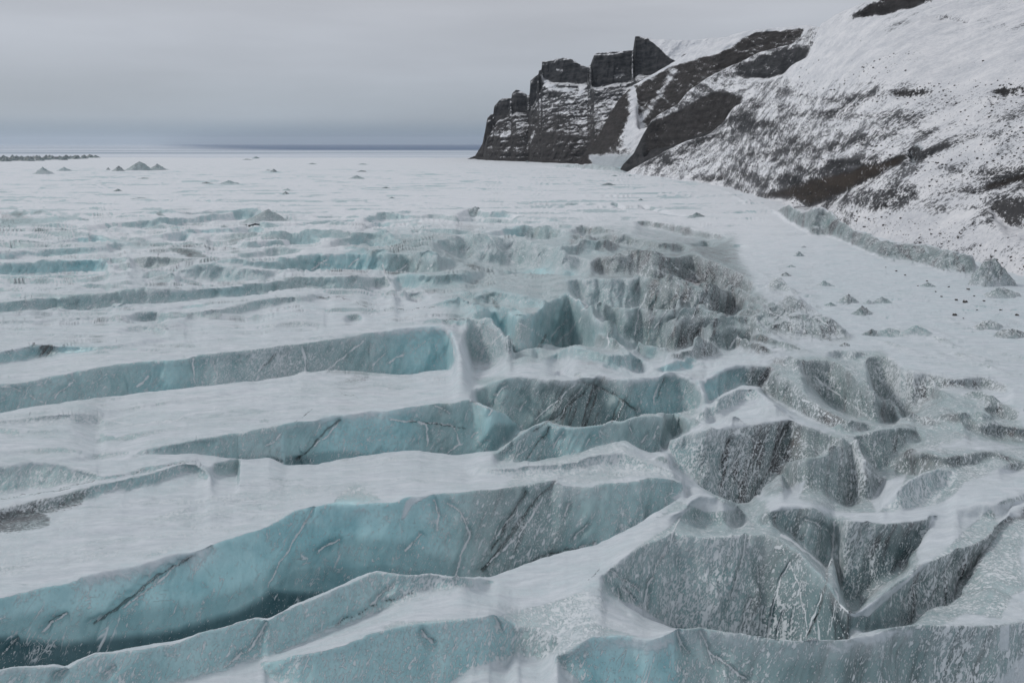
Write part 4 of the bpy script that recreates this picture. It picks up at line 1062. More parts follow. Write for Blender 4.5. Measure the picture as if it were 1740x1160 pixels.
# relief of the ice itself (world space)
X, Y, Z = P[..., 0], P[..., 1], P[..., 2]
dist = Y
small = np.clip(110.0 / dist, 0, 1)
nrm0 = normals(P)
face = np.clip(ice, 0, 1)
q = 0.86 * X - 0.50 * Z + 0.12 * Y
pp = 0.50 * X + 0.86 * Z
w1 = fbm(X / 9, Y / 9, Z / 9, 3, 11)
folds = fbm(q / 2.6 + w1 * 0.8, pp / 12, Y / 12, 3, 21, ridged=True)
flute = fbm(X / 5.0 + w1, Y / 14, Z / 11, 3, 35, 0.55, ridged=True) * 0.8
cups = fbm(q / 1.3, pp / 2.6, Y / 2.6, 3, 31)
amp = np.clip(dist / 90, 0.6, 2.0)
P[..., 1] += face * (folds * 0.45 + cups * 0.18 + w1 * 1.2 + flute * 1.0) * amp * np.clip(260 / dist, 0, 1)
lift = fbm(X / 5.5, Y / 2.4, 0, 5, 41) * 0.16 * sstep(330, 120, dist) + fbm(X / 40, Y / 14, 0, 3, 43) * .2 * sstep(120, 300, dist) + fbm(X / 1.5, Y / 0.7, 0, 3, 47) * 0.03 * small
P[..., 2] += (1 - face) * lift * np.clip(dist / 70, 0.7, 2.6) + face * cups * 0.08
# low wind-packed swells and hummocks farther out
far = sstep(140, 330, dist)
gap = F * H / dist ** 2          # rows per metre
fa = sstep(280, 420, dist)
rid = fbm(X / 30, Y / 7.5, 0, 3, 61, 0.55, ridged=True) * (1 - fa) + fbm(X / 90, Y / 34, 0, 3, 62, 0.5, ridged=True) * 1.5 * fa
hum = np.clip(fbm(X / 16, Y / 9, 0, 3, 71) - 0.12, 0, 1) * (1 - fa) + np.clip(fbm(X / 45, Y / 40, 0, 3, 72) - 0.2, 0, 1) * fa
where = sstep(-0.2, 0.35, fbm(X / 160, Y / 60, 0, 3, 81))
P[..., 2] += (1 - face) * far * (rid * 0.22 * where + hum * 1.5 * where + fbm(X / 55, Y / 22, 0, 3, 91) * 0.35) * np.clip(dist / 300, 0.6, 2.2)
# a second order of steps: low scarps that face the camera, close-set and wandering
side = sstep(780, 1150, px)
def scarps(lam, stretch, seed, turn, warp=2.0):
    u = X * math.cos(turn) + Y * math.sin(turn)
    v = Y * math.cos(turn) - X * math.sin(turn)
    ph = v / lam + fbm(u / (lam * stretch), v / (lam * 3.0), 0, 4, seed, 0.55) * warp
    t = ph - np.floor(ph)
    h = np.where(t < 0.16, sstep(0, 0.16, t), 1 - (t - 0.16) / 0.84) - 0.5
    return h * np.clip(fbm(u / (lam * 3.2), v / (lam * 1.2), 0, 3, seed + 7) * 2.2 + 0.35, 0, 1)
gapr = np.clip(F * H / dist ** 2 * 9.0, 0, 1)
s1 = scarps(9.0, 7.0, 201, 0.08, 1.7)
s2 = scarps(4.2, 5.0, 231, 0.06)
s3 = scarps(6.0, 2.2, 261, -0.45)
s4 = scarps(2.6, 2.2, 281, -0.6)
s5 = scarps(26.0, 9.0, 291, 0.03, 1.4)
nf = 1 - 0.8 * face
P[..., 2] += nf * ((1 - side) * (s1 * (0.5 + 0.6 * sstep(100, 170, dist)) + s2 * (0.22 + .25 * sstep(90, 150, dist))) + side * (1 - .75 * sstep(1180, 1400, px - (600 - py) * 1.0)) * sstep(190, 130, dist) * (s3 * 0.75 + s4 * 0.40)) * np.clip(dist / 110, 0.7, 1.8) * sstep(420, 260, dist)
P[..., 2] += nf * s5 * 1.5 * sstep(170, 300, dist) * sstep(1000, 600, dist)
P[..., 1] += face * side * (s3 * 0.9 + s4 * 0.4)
P[..., 2] += nf * side * (1 - .7 * sstep(1180, 1400, px - (600 - py))) * fbm(X / 4.5, Y / 3.2, Z / 4, 4, 311, .55, ridged=True) * .22 * sstep(260, 140, dist)
upk = [k for k, f in enumerate(GF) if f.get('up')]
um = gauss_axis(gauss_axis(np.isin(T, upk).astype(float), 2, 1), 2, 0)
P[..., 2] += um * fbm((X - .6 * Z) / 5, (Y + Z) / 9, 0, 4, 321, .6, ridged=True) * 1.3 * np.clip(dist / 250, .6, 1.6)
dirt = np.clip(dirt + um * fbm((X - .6 * Z) / 4, (Y + Z) / 12, 3.0, 3, 331) * 1.1, 0, 1.2)
right = sstep(900, 1400, px) * (1 - face)
P[..., 2] += right * sstep(90, 200, dist) * fbm((X + Y) / 14, (X - Y) / 5, 0, 4, 95) * 0.25
P[:, :, 0] += 0
nr = normals(P)
px, py = px_of(P)
facing = np.where(nr[..., 2] > 0, -nr[..., 1], 0)
auto = sstep(0.08, 0.26, facing) * sstep(-0.25, 0.15, fbm(X / 20, Y / 12, 0, 3, 99) + 0.08) * 0.86
ice = np.maximum(ice, auto)
# a thin scatter of bare, wind-scoured ice within the snow cover
sc = fbm(X / 7, Y / 2.2, 0, 5, 101, 0.6)
fs = fbm(X / 55, Y / 13, 0, 4, 105, 0.6) + .35 * fbm(X / 14, Y / 9, 0, 3, 106)
ice = np.maximum(ice, sstep(.02, .20, fs) * .66 * sstep(230, 330, dist) * sstep(1500, 700, dist) * (1 - .6 * sstep(1100, 1300, px)))
ice = np.maximum(ice, sstep(0.04, 0.34, sc) * 0.50)
flat = sstep(0.80, 0.95, nr[..., 2])
ice = ice * (1 - 0.55 * flat * face)
dirt = dirt * (1 - .5 * flat)
dark_ice_shade = np.zeros(ice.shape)
REG = [   #
 ([(-60,540),(700,560),(700,700),(300,760),(-60,870)], .30, .7, .0, 40),
 ([(-60,900),(400,800),(620,800),(560,850),(500,880),(-60,1010)], .32, .9, .0, 20),
 ([(1500,560),(1740,600),(1740,700),(1600,640)], .15, .9, .0, 30),
 # outline, ice, snow on it, dirt, softness
 ([(560,385),(700,372),(900,370),(1060,362),(1200,382),(1250,400),(1240,440),(1310,520),(1300,600),(1160,620),(960,640),(880,640),(770,560),(740,520),(640,470),(560,420)], .64, .7, .15, 60),
 ([(1000,400),(1250,395),(1260,440),(1310,520),(1290,560),(1100,520),(1010,470)], .85, .38, .95, 34),
 ([(800,640),(900,640),(1180,680),(1200,720),(1140,760),(1060,750),(980,780),(840,790)], .66, .8, .2, 12),
 ([(860,790),(1060,750),(1180,825),(1080,815),(1000,830),(860,832)], .60, 1.0, .05, 8),
 ([(1290,600),(1500,596),(1590,660),(1740,700),(1740,800),(1540,870),(1440,880),(1350,850),(1220,840),(1180,800),(1140,760),(1240,730),(1380,720)], .74, .85, .5, 14),
 ([(1010,1000),(1180,830),(1300,850),(1420,880),(1600,880),(1740,860),(1740,1060),(1560,1070),(1180,1080),(1100,1050)], .72, .8, .35, 12),
 ([(860,1020),(1000,1000),(1080,1040),(1150,1070),(1000,1100),(900,1120),(700,1100),(640,1060),(760,1030)], .52, 1.0, .05, 10),
 ([(0,380),(450,352),(560,400),(600,440),(0,470)], .38, .6, .0, 45),
 ([(550,760),(860,785),(960,800),(860,830),(700,830),(640,850),(560,850),(500,830)], .30, .9, .0, 14),
]
jx = fbm(X / 30, Y / 14, 0, 4, 141) * np.clip(2600 / dist, 6, 40)
jy = fbm(X / 30, Y / 14, 5.0, 4, 142) * np.clip(2600 / dist, 4, 24)
for poly, lv, du, di, fe in REG:
    m = paint_poly(px + jx, py + jy, poly, fe)
    n1 = (fbm(X / 12, Y / 7, Z / 6, 4, 121) * .35 + fbm(X / 45, Y / 16, 0, 3, 131) * .35) * (1.0 if lv < .5 else .45)
    ice = np.maximum(ice, m * np.clip(lv + n1, 0, .8))
    m = m * (1 - near)
    dust = dust * (1 - m) + m * du; dirt = dirt * (1 - m) + m * di; blue = blue * (1 - m) + m * .35
DARK_ICE_SHADE = [  # dark ice bands on the lower walls; crevasse shade is painted in with them
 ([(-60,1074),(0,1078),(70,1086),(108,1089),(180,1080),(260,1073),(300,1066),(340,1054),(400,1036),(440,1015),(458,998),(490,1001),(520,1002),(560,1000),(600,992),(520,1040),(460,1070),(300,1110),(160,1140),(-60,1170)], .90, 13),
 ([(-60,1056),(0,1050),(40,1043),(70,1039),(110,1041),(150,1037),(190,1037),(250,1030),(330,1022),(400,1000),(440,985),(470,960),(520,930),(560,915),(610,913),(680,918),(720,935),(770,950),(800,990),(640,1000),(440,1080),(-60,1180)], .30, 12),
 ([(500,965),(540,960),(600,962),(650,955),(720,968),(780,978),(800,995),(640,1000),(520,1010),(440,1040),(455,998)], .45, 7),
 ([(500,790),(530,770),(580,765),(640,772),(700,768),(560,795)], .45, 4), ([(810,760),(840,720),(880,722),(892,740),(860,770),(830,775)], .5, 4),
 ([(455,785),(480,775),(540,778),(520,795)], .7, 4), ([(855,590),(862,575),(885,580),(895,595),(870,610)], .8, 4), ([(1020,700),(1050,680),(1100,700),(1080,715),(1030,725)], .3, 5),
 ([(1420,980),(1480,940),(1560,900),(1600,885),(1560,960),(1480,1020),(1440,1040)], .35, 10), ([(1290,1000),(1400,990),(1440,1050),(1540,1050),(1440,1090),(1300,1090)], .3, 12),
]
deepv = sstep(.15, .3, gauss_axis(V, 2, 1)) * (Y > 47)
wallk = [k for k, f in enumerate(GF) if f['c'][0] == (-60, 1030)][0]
for li, (poly, val, fe) in enumerate(DARK_ICE_SHADE):
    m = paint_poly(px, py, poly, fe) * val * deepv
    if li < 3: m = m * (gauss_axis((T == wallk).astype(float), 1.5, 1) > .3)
    dark_ice_shade = np.maximum(dark_ice_shade, m)
groove = np.zeros(ice.shape)
for kind, pts, wd in SEAMS:
    if kind in 'wd': groove = np.maximum(groove, gauss_axis(gauss_axis(paint_line(px, py, pts, wd * 2.2), 2.0, 1), 2.0, 0) * sstep(.2, .6, ice))
white = np.zeros(ice.shape); dark = np.zeros(ice.shape); grit = np.zeros(ice.shape)
for poly, what, val, fe in PATCH:
    m = paint_poly(px, py, poly, fe)
    if what == 'snow': ice = ice * (1 - m * val)
    elif what == 'ice': ice = ice * (1 - m) + m * val
    elif what == 'grit': grit = np.maximum(grit, m * val)
    else:
        dirt = np.maximum(dirt, m * val); ice = np.maximum(ice, m * 0.9); dust = dust * (1 - m * .6)
for kind, pts, wd in SEAMS:
    m = paint_line(px, py, pts, wd * (.55 if kind == 'd' else .72))
    if kind == 'w': white = np.maximum(white, m * sstep(.15, .5, ice))
    elif kind == 's': white = np.maximum(white, m)
    elif kind == 'g': grit = np.maximum(grit, m * 1.1)
    else: dark = np.maximum(dark, m * sstep(.15, .5, ice))
# seams stand slightly proud or are cut in
P[..., 2] += white * 0.05
P[..., 1] += dark * 0.20 - white * 0.10 + groove * 0.55
grit = np.maximum(grit, sstep(.25, .6, fbm(X / 26, Y / 5, 0, 4, 111)) * .25 * sstep(60, 120, dist))
A = np.stack([np.clip(ice, 0, 1), dust, np.clip(dirt, 0, 1), np.clip(blue, 0, 1)], -1)
B = np.stack([white, dark, grit, dark_ice_shade], -1)
thin = np.clip(1.05 - sstep(70, 330, dist) * 1.0 + sstep(1150, 1500, px) * sstep(330, 420, py) * .25, 0, 1)
for poly, v in (([(560,780),(700,760),(860,785),(840,830),(640,850),(520,850)], .3), ([(100,600),(700,560),(700,690),(100,700)], -.2)):
    thin += paint_poly(px, py, poly, 30) * v
C = np.stack([np.clip(thin, 0, 1)] * 4, -1)
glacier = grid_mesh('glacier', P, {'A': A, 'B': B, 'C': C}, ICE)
tag(glacier, "crevassed glacier of blue ice terraces and hollows under wind-packed snow", kind='structure')
GP, GX = P, xsG


def ground_at(pxv, pyv):
    """Point of the glacier surface seen at this place of the photograph."""
    ci = int(np.argmin(np.abs(GX - pxv)))
    col = GP[ci]
    rows = scr(col[:, 1], col[:, 2])
    i = int(np.argmax(rows <= pyv))
    return float((pxv - 870) / F * col[i, 1]), float(col[i, 1]), float(col[i, 2])


# ------------------------------------------------------------------ slopes and cliffs
def rock_sheet(name, x0, x1, step, sky, depth, ang, feats, N, mats, ext=(None, None), back=((60, -6), (220, -90)), label=None,
               relief=None, sig=(1.2, 1.0), med=4, foot=None):
    xs = grid_xs(x0, x1, step, ext[0], ext[1], 50)
    ys = np.interp(xs, [p[0] for p in sky], [p[1] for p in sky])
    js = fbm(xs / 9.0, xs * 0 + 2.2, 0, 3, 301) * 1.3
    Yc = np.interp(xs, [p[0] for p in depth], [p[1] for p in depth])
    ag = val_at(ang, xs)
    Yb0 = None
    if foot:
        # an even slope from its traced foot; the skyline is where it is cut off
        fr = np.interp(xs, [p[0] for p in foot], [p[1] for p in foot])
        fr = gauss_axis(fr, 14, 0)
        Yb0 = F * H / (fr - HZ)
        m = (HZ - ys) / F
        tn = np.tan(np.radians(gauss_axis(ag, 10, 0)))
        Yc = (H + tn * Yb0) / (tn - m)
    zc = H + (HZ - ys - js * np.clip((HZ - ys) / 60, 0, 1)) / F * Yc

    def base(ci):
        h = max(zc[ci], 0.5)
        Yb = Yc[ci] - h / math.tan(math.radians(ag[ci])) if Yb0 is None else min(Yb0[ci], Yc[ci] - 1)
        if Yb0 is not None: return [(Yb - 25, -6.0), (Yb, 0.0), (Yc[ci], h)] + [(Yc[ci] + a, h + b) for a, b in back]
        return [(Yb - 25, -6.0), (Yb, 0.0), (Yb + (Yc[ci] - Yb) * .5, h * .47), (Yc[ci], h)] + [(Yc[ci] + a, h + b) for a, b in back]
    P, V, T = sheet(xs, base, feats, N, sig, med=med)
    X, Y, Z = P[..., 0].copy(), P[..., 1].copy(), P[..., 2].copy()
    vis = np.clip(Z / 6, 0, 1)
    if relief: relief(P, X, Y, Z, vis, V, T)
    px, py = px_of(P)
    nr = normals(P)
    A = mats(P, px, py, nr, V, T, feats, xs)
    o = grid_mesh(name, P, {'A': A}, ROCK)
    tag(o, label, kind='structure')
    return o, P, xs


def face_attr(V, T, feats, xs, key, base):
    A = base.copy()
    for k, f in enumerate(feats):
        m = T == k
        if m.any(): A[m] = np.broadcast_to(val_at(f[key], xs)[:, None], m.shape)[m]
    return gauss_axis(gauss_axis(A, 1.2, 1), 1.5, 0)


def R(c, f, r=.95, br=.3, **o):
    o.update(c=c, f=f, r=r, br=br)
    o.setdefault('z', None)
    o.setdefault('a', 70)
    return o


# hill slope, right
HF = [
 R([(1285,331),(1333,318),(1381,302),(1433,288),(1485,278),(1545,267)], [(1285,334),(1347,341),(1374,353),(1392,348),(1426,330),(1457,316),(1502,296),(1545,281)], r=.59, br=.9),
 R([(1433,369),(1485,354),(1530,343)], [(1433,373),(1485,361),(1530,346)], r=.62, br=.3),
 R([(1655,325),(1692,312),(1740,301),(1800,292)], [(1655,328),(1706,324),(1740,313),(1800,306)], r=.59, br=.8),
 R([(1675,352),(1700,346),(1740,340),(1800,335)], [(1675,358),(1710,390),(1740,392),(1800,392)], r=.50, br=.2, a=55),
 R([(1155,304),(1200,298),(1245,295)], [(1155,307),(1200,309),(1245,303)], r=.59, br=.5),
 R([(1505,158),(1530,147),(1560,145),(1592,148)], [(1505,160),(1540,163),(1592,163)], r=.62),
 R([(1675,155),(1700,148),(1740,146),(1800,146)], [(1675,160),(1700,167),(1740,163),(1800,163)], r=.62),
 R([(1675,168),(1690,166),(1705,170)], [(1675,178),(1690,181),(1705,176)], r=.6, tp=4),
 R([(1430,36),(1460,18),(1480,4),(1520,-8),(1600,-10)], [(1430,38),(1460,33),(1500,27),(1540,18),(1570,8),(1600,2)], r=.66),
 R([(1560,31),(1600,26),(1655,30)], [(1560,36),(1600,37),(1655,42)], r=.6),
 R([(1700,46),(1712,44),(1716,50)], [(1700,50),(1712,52),(1716,51)], r=.9, tp=2),
 R([(1540,262),(1552,248),(1566,262)], [(1540,270),(1552,280),(1566,276)], r=.5, tp=4),
 R([(1290,262),(1330,258),(1380,258)], [(1290,266),(1330,266),(1380,262)], r=.5),
 R([(1365,272),(1395,262),(1420,252)], [(1365,274),(1395,270),(1420,256)], r=.5),
 R([(1240,190),(1300,180),(1400,172)], [(1240,192),(1300,186),(1400,176)], r=.5),
 R([(1600,345),(1640,336),(1680,338)], [(1600,347),(1640,342),(1680,342)], r=.5),
 R([(1530,300),(1600,290),(1680,292),(1740,285),(1800,282)], [(1530,302),(1600,296),(1680,299),(1740,292),(1800,288)], r=.45),
]
hill_sky = [(1040,300),(1058,296),(1092,278),(1130,258),(1169,239),(1205,227),(1231,203),(1242,187),(1252,176),(1286,160),(1298,136),(1332,126),(1345,109),(1371,97),(1378,80),(1385,60),(1395,42),(1420,25),(1460,6),(1490,-4),(1560,-22),(1700,-60),(2300,-170)]
hill_depth = [(1040,850),(1150,770),(1240,705),(1320,610),(1400,545),(1560,500),(1740,468),(2300,420)]


def hill_relief(P, X, Y, Z, vis, V, T):
    a, b = 0.9 * X + 0.42 * Z, -0.42 * X + 0.9 * Z
    bench = fbm(a / 120, Y / 60, b / 16, 4, 401)
    P[..., 2] += vis * (bench * 3.0 + fbm(X / 9, Y / 9, Z / 5, 4, 411) * 0.9)
    P[..., 1] += vis * fbm(X / 18, Y / 18, Z / 5, 4, 421) * 1.6
    rock = (T >= 0)
    P[..., 1] += rock * fbm(X / 5, Y / 5, Z / 2.5, 3, 431, ridged=True) * 1.0


def hill_mats(P, px, py, nr, V, T, feats, xs):
    base = np.full(px.shape, .37)
    # the upper bowl keeps smooth snow; lower slopes show turf and rock
    up = sstep(190, 110, py) * sstep(1250, 1400, px)
    base = base - up * .10
    base += sstep(270, 220, py) * sstep(230, 160, py - 0.15 * (px - 1240)) * 0
    n = fbm(P[..., 0] / 70, P[..., 2] / 26, P[..., 1] / 90, 4, 451)
    base += n * .09
    # rock ledges and slide tracks climbing to the right
    aa, bb = 0.9 * P[..., 0] + 0.42 * P[..., 2], -0.42 * P[..., 0] + 0.9 * P[..., 2]
    led = fbm(aa / 60, bb / 5.0, P[..., 1] / 120, 4, 461, 0.55, ridged=True)
    base += sstep(.35, .8, led) * .12
    low = paint_poly(px, py, [(1200,300),(1300,250),(1540,200),(1740,190),(1800,300),(1800,440),(1740,470),(1500,400),(1300,340)], 30)
    base += low * .035
    for poly, v in (([(1430,395),(1560,340),(1640,330),(1700,420),(1740,450),(1600,420),(1500,400)], -.05),
                    ([(1300,310),(1480,255),(1540,265),(1400,290),(1320,320)], .06),
                    ([(1500,60),(1740,60),(1800,130),(1640,140),(1480,120)], -.25),
                    ([(1390,40),(1500,30),(1480,130),(1380,150),(1340,140)], -.12),
                    ([(1545,295),(1640,250),(1740,240),(1740,280),(1600,290),(1500,320),(1440,350),(1450,330)], -.10),
                    ([(1420,385),(1480,362),(1560,350),(1600,370),(1560,400),(1480,400)], -.15),
                    ([(1280,172),(1500,140),(1700,150),(1600,190),(1400,200),(1250,230)], .03),
                    ([(1060,294),(1240,185),(1300,175),(1280,230),(1140,280)], .09)):
        base += paint_poly(px, py, poly, 14) * v
    Rk = face_attr(V, T, feats, xs, 'r', base)
    Br = face_attr(V, T, feats, xs, 'br', np.zeros(px.shape))
    icy = paint_poly(px, py, [(1545,262),(1556,244),(1570,250),(1560,278),(1548,282)], 3)
    return np.stack([np.ones(px.shape), np.clip(Rk, 0, 1), Br, icy], -1)


hill, HP, HXS = rock_sheet('hill_slope', 1040, 1810, 1.3, hill_sky, hill_depth, [(1040,24),(1240,25),(1500,27),(1740,26)], HF, 760,
                           hill_mats, (None, 2300), foot=[(1040,292),(1100,299),(1150,305),(1200,312),(1240,318),(1290,336),(1330,346),(1400,372),(1470,396),(1550,418),(1640,438),(1740,470),(2300,640)], label="long hill slope of thin snow over dark turf and rock ledges", relief=hill_relief)

# dark spur between the hill slope and the cliffs
SBF = [R([(1240,125),(1262,112),(1300,93),(1340,84),(1377,80)], [(1240,130),(1262,134),(1300,135),(1340,128),(1377,98)], r=.66, br=0, a=60),
       R([(1085,232),(1112,203),(1150,190),(1185,170),(1221,155),(1242,160),(1262,166)], [(1085,290),(1112,300),(1150,300),(1185,290),(1221,280),(1242,230),(1262,200)], r=.70, br=.35, a=62),
       ]
sb_sky = [(1030,300),(1048,297),(1058,280),(1075,262),(1090,232),(1105,205),(1118,195),(1151,177),(1169,154),(1200,133),(1237,113),(1268,100),(1288,89),(1314,82),(1345,74),(1368,56),(1377,44),(1400,46),(1500,60)]


def rock_relief(sc, ledge):
    def fn(P, X, Y, Z, vis, V, T):
        warp = fbm(X / 60, Y / 60, Z / 60, 3, 501) * 10
        strata = fbm((X + Z) / 220, Y / 220, (Z + warp - 0.10 * X) / ledge, 3, 511, 0.6)
        butt = fbm(X / 34, Y / 34, Z / 90, 4, 521, 0.55, ridged=True)
        rough = fbm(X / 8, Y / 8, Z / 4, 4, 531, 0.6)
        P[..., 1] += vis * sc * (strata * 9 - butt * 9 + rough * 3.0)
        P[..., 2] += vis * sc * rough * 1.4
    return fn


def spur_mats(cov_top, brown):
    def fn(P, px, py, nr, V, T, feats, xs):
        base = np.full(px.shape, cov_top) + fbm(P[..., 0] / 40, P[..., 2] / 30, P[..., 1] / 40, 3, 551) * .12
        base += paint_poly(px, py, [(1040,300),(1100,215),(1240,165),(1250,200),(1180,300)], 8) * .45
        Rk = face_attr(V, T, feats, xs, 'r', base)
        Rk -= sstep(.3, .75, fbm((P[..., 0] + P[..., 2]) / 12, (P[..., 2] - P[..., 0]) / 60, P[..., 1] / 60, 4, 578, .6, ridged=True)) * .12
        Br = np.full(px.shape, brown)
        Br = face_attr(V, T, feats, xs, 'br', Br)
        return np.stack([np.ones(px.shape), np.clip(Rk, 0, 1), Br, np.zeros(px.shape)], -1)
    return fn


rock_sheet('rock_spur', 1030, 1500, 1.2, sb_sky, [(1030,850),(1120,835),(1240,760),(1376,650),(1500,600)], 44, SBF, 420, spur_mats(.50, .1),
           label="dark rock spur with a grey snow-dusted top below the cliffs", relief=rock_relief(.45, 14))

SAF = [R([(1076,146),(1105,131),(1149,108),(1185,96),(1225,88),(1260,62),(1290,54),(1330,50),(1368,48)], [(1076,290),(1105,280),(1149,260),(1185,240),(1225,220),(1260,180),(1290,150),(1330,120),(1368,80)], r=.68, br=.45, a=64)]
sa_sky = [(950,292),(985,270),(1010,240),(1030,205),(1050,170),(1076,144),(1105,128),(1128,115),(1149,102),(1169,89),(1185,79),(1205,66),(1234,62),(1260,54),(1286,50),(1324,46),(1371,42),(1400,50),(1500,80)]


def sa_mats(P, px, py, nr, V, T, feats, xs):
    base = np.full(px.shape, .12)
    Rk = face_attr(V, T, feats, xs, 'r', base)
    Rk = np.maximum(Rk, sstep(1090, 1050, px) * .9)
    Rk += fbm(P[..., 0] / 30, P[..., 2] / 16, P[..., 1] / 40, 4, 561) * .20
    Rk -= sstep(.3, .75, fbm((P[..., 0] + P[..., 2]) / 12, (P[..., 2] - P[..., 0]) / 60, P[..., 1] / 60, 4, 577, .6, ridged=True)) * .15
    Br = np.full(px.shape, .45)
    # snow gully fanning down to the ice
    for poly, v in (([(1075,195),(1100,190),(1090,225),(1060,262),(1010,275),(985,270),(1040,245)], -.30),
                    ([(1120,150),(1140,120),(1150,118),(1135,150),(1110,185),(1090,200)], -.22),
                    ([(1180,60),(1290,46),(1240,80),(1180,100),(1140,110)], -.75)):
        Rk += paint_poly(px, py, poly, 6) * v
    icy = paint_poly(px, py, [(1000,264),(1096,262),(1085,292),(1010,292)], 5)
    Rk = Rk * (1 - icy * .75)
    return np.stack([np.ones(px.shape), np.clip(Rk, 0, 1), Br, icy], -1)


rock_sheet('rock_ridge', 950, 1500, 1.2, sa_sky, [(950,1100),(1076,1070),(1205,970),(1371,850),(1500,800)], 46, SAF, 420, sa_mats,
           label="brown rock ridge with a snow-edged crest in front of the cliffs", relief=rock_relief(.55, 12))

cl_sky = [(778,275),(785,274),(797,269),(808,264),(820,244),(825,219),(828,201),(834,195),(838.5,194),(839.5,182),(849,170),(854,167),(869,167),(870,159),(877,152),(889,157),(897,163),(900,161),(901,137),(910,130),(914.5,128),(915.5,120),(920,119),(921,105),(927,105),(946,101),(958,99),(970,101),(984,109),(998,115),(1003,111),(1009,94),(1015,91),(1050,88),(1075,86),(1076,80),(1079,62),(1084,61),(1101,65),(1110,67),(1136,68),(1160,69),(1174,69),(1205,65),(1234,66),(1260,62),(1400,70),(1500,90)]
CLF = [R([(800,262),(812,250),(822,226),(834,200),(845,176),(862,170),(880,156),(896,166),(905,140),(925,110),(960,103),(998,118),(1012,95),(1050,92),(1074,90),(1082,66),(1101,68),(1120,80),(1140,95),(1152,104)],
         [(800,266),(812,258),(822,246),(834,226),(845,205),(862,200),(880,190),(896,196),(905,180),(925,140),(960,142),(998,145),(1012,150),(1050,142),(1074,140),(1082,128),(1101,128),(1120,125),(1140,115),(1152,108)], r=.70, br=0, a=78)]


def cliff_mats(P, px, py, nr, V, T, feats, xs):
    Rk = np.full(px.shape, .60) + fbm(P[..., 0] / 70, P[..., 2] / 24, P[..., 1] / 70, 4, 571) * .16
    ledge = sstep(.35, .75, nr[..., 2])
    Rk -= sstep(.25, .7, fbm(P[..., 0] / 60 , (P[..., 2] - .12 * P[..., 0]) / 7, P[..., 1] / 90, 4, 575, .6, ridged=True)) * .07
    Rk -= ledge * .10
    Rk = np.maximum(Rk, face_attr(V, T, feats, xs, 'r', np.zeros(px.shape)) - .06 * ledge)
    Rk += sstep(190, 240, py) * .12
    Br = sstep(150, 230, py) * .35
    for poly, v in (([(1103,66),(1136,67),(1205,64),(1205,80),(1160,92),(1150,104),(1135,98),(1118,80)], -.7),
                    ([(935,140),(950,150),(978,150),(975,156),(950,156),(938,150)], -.34),
                    ([(920,128),(935,138),(938,156),(925,145)], -.28),
                    ([(944,116),(960,118),(956,122),(944,121)], -.3),
                    ([(1040,128),(1060,122),(1062,130),(1045,134)], -.25),
                    ([(985,145),(998,140),(992,158),(984,162)], -.28),
                    ([(835,224),(848,222),(848,230),(834,232)], -.25),
                    ([(850,225),(872,222),(858,240),(850,242)], -.25),
                    ([(896,244),(908,220),(910,225),(902,244)], -.25),
                    ([(1080,62),(1101,65),(1120,80),(1150,104),(1130,115),(1085,125),(1078,100)], .2)):
        Rk += paint_poly(px, py, poly, 2.5) * v
    return np.stack([np.ones(px.shape), np.clip(Rk, 0, 1), Br, np.zeros(px.shape)], -1)


rock_sheet('cliff', 778, 1500, 0.9, cl_sky, [(778,1480),(830,1430),(900,1370),(1000,1270),(1100,1200),(1200,1120),(1371,1000),(1500,950)],
           [(778,28),(800,45),(850,52),(1000,48),(1100,46),(1400,44)], CLF, 520, cliff_mats, label="row of dark stepped cliffs with snow on the ledges above the ice",
           relief=rock_relief(.8, 17), sig=(0.9, 0.35), med=0, back=((40, -3), (160, -20), (500, -150)))

# far plain to the horizon
n = 40
xs = np.linspace(-50000, 50000, n)
ys = np.array([900, 1500, 2500, 4000, 7000, 12000, 20000, 30000, 45000, 60000.0])
PP = np.zeros((n, len(ys), 3))
PP[..., 0] = xs[:, None]
PP[..., 1] = ys[None]
PP[..., 2] = -60
plain = grid_mesh('ground', PP, {}, PLAIN)
tag(plain, "flat outwash plain with a dark lagoon fading to the horizon", kind='structure')

# ------------------------------------------------------------------ air
def haze_box():
    x0, x1, y0, y1, z0, z1 = -51000, 51000, -300, 60500, -131, 420
    me = bpy.data.meshes.new('haze')
    v = [(x, y, z) for x in (x0, x1) for y in (y0, y1) for z in (z0, z1)]
    me.from_pydata(v, [], [(0, 1, 3, 2), (4, 6, 7, 5), (0, 4, 5, 1), (2, 3, 7, 6), (0, 2, 6, 4), (1, 5, 7, 3)])
    m = bpy.data.materials.new('cold_air')
    m.use_nodes = True
    nt = m.node_tree
    nt.nodes.clear()
    pv = nt.nodes.new('ShaderNodeVolumePrincipled')
    pv.inputs['Color'].default_value = (0.72, 0.79, 0.87, 1)
    pv.inputs['Density'].default_value = 3.0e-5
    o = nt.nodes.new('ShaderNodeOutputMaterial')
    nt.links.new(pv.outputs[0], o.inputs['Volume'])
    me.materials.append(m)
    ob = bpy.data.objects.new('haze', me)
    scene.collection.objects.link(ob)
    tag(ob, "thin blue haze over the ice and the far plain", kind='stuff')


haze_box()


# ------------------------------------------------------------------ things standing on the ice
rnd = random.Random(7)


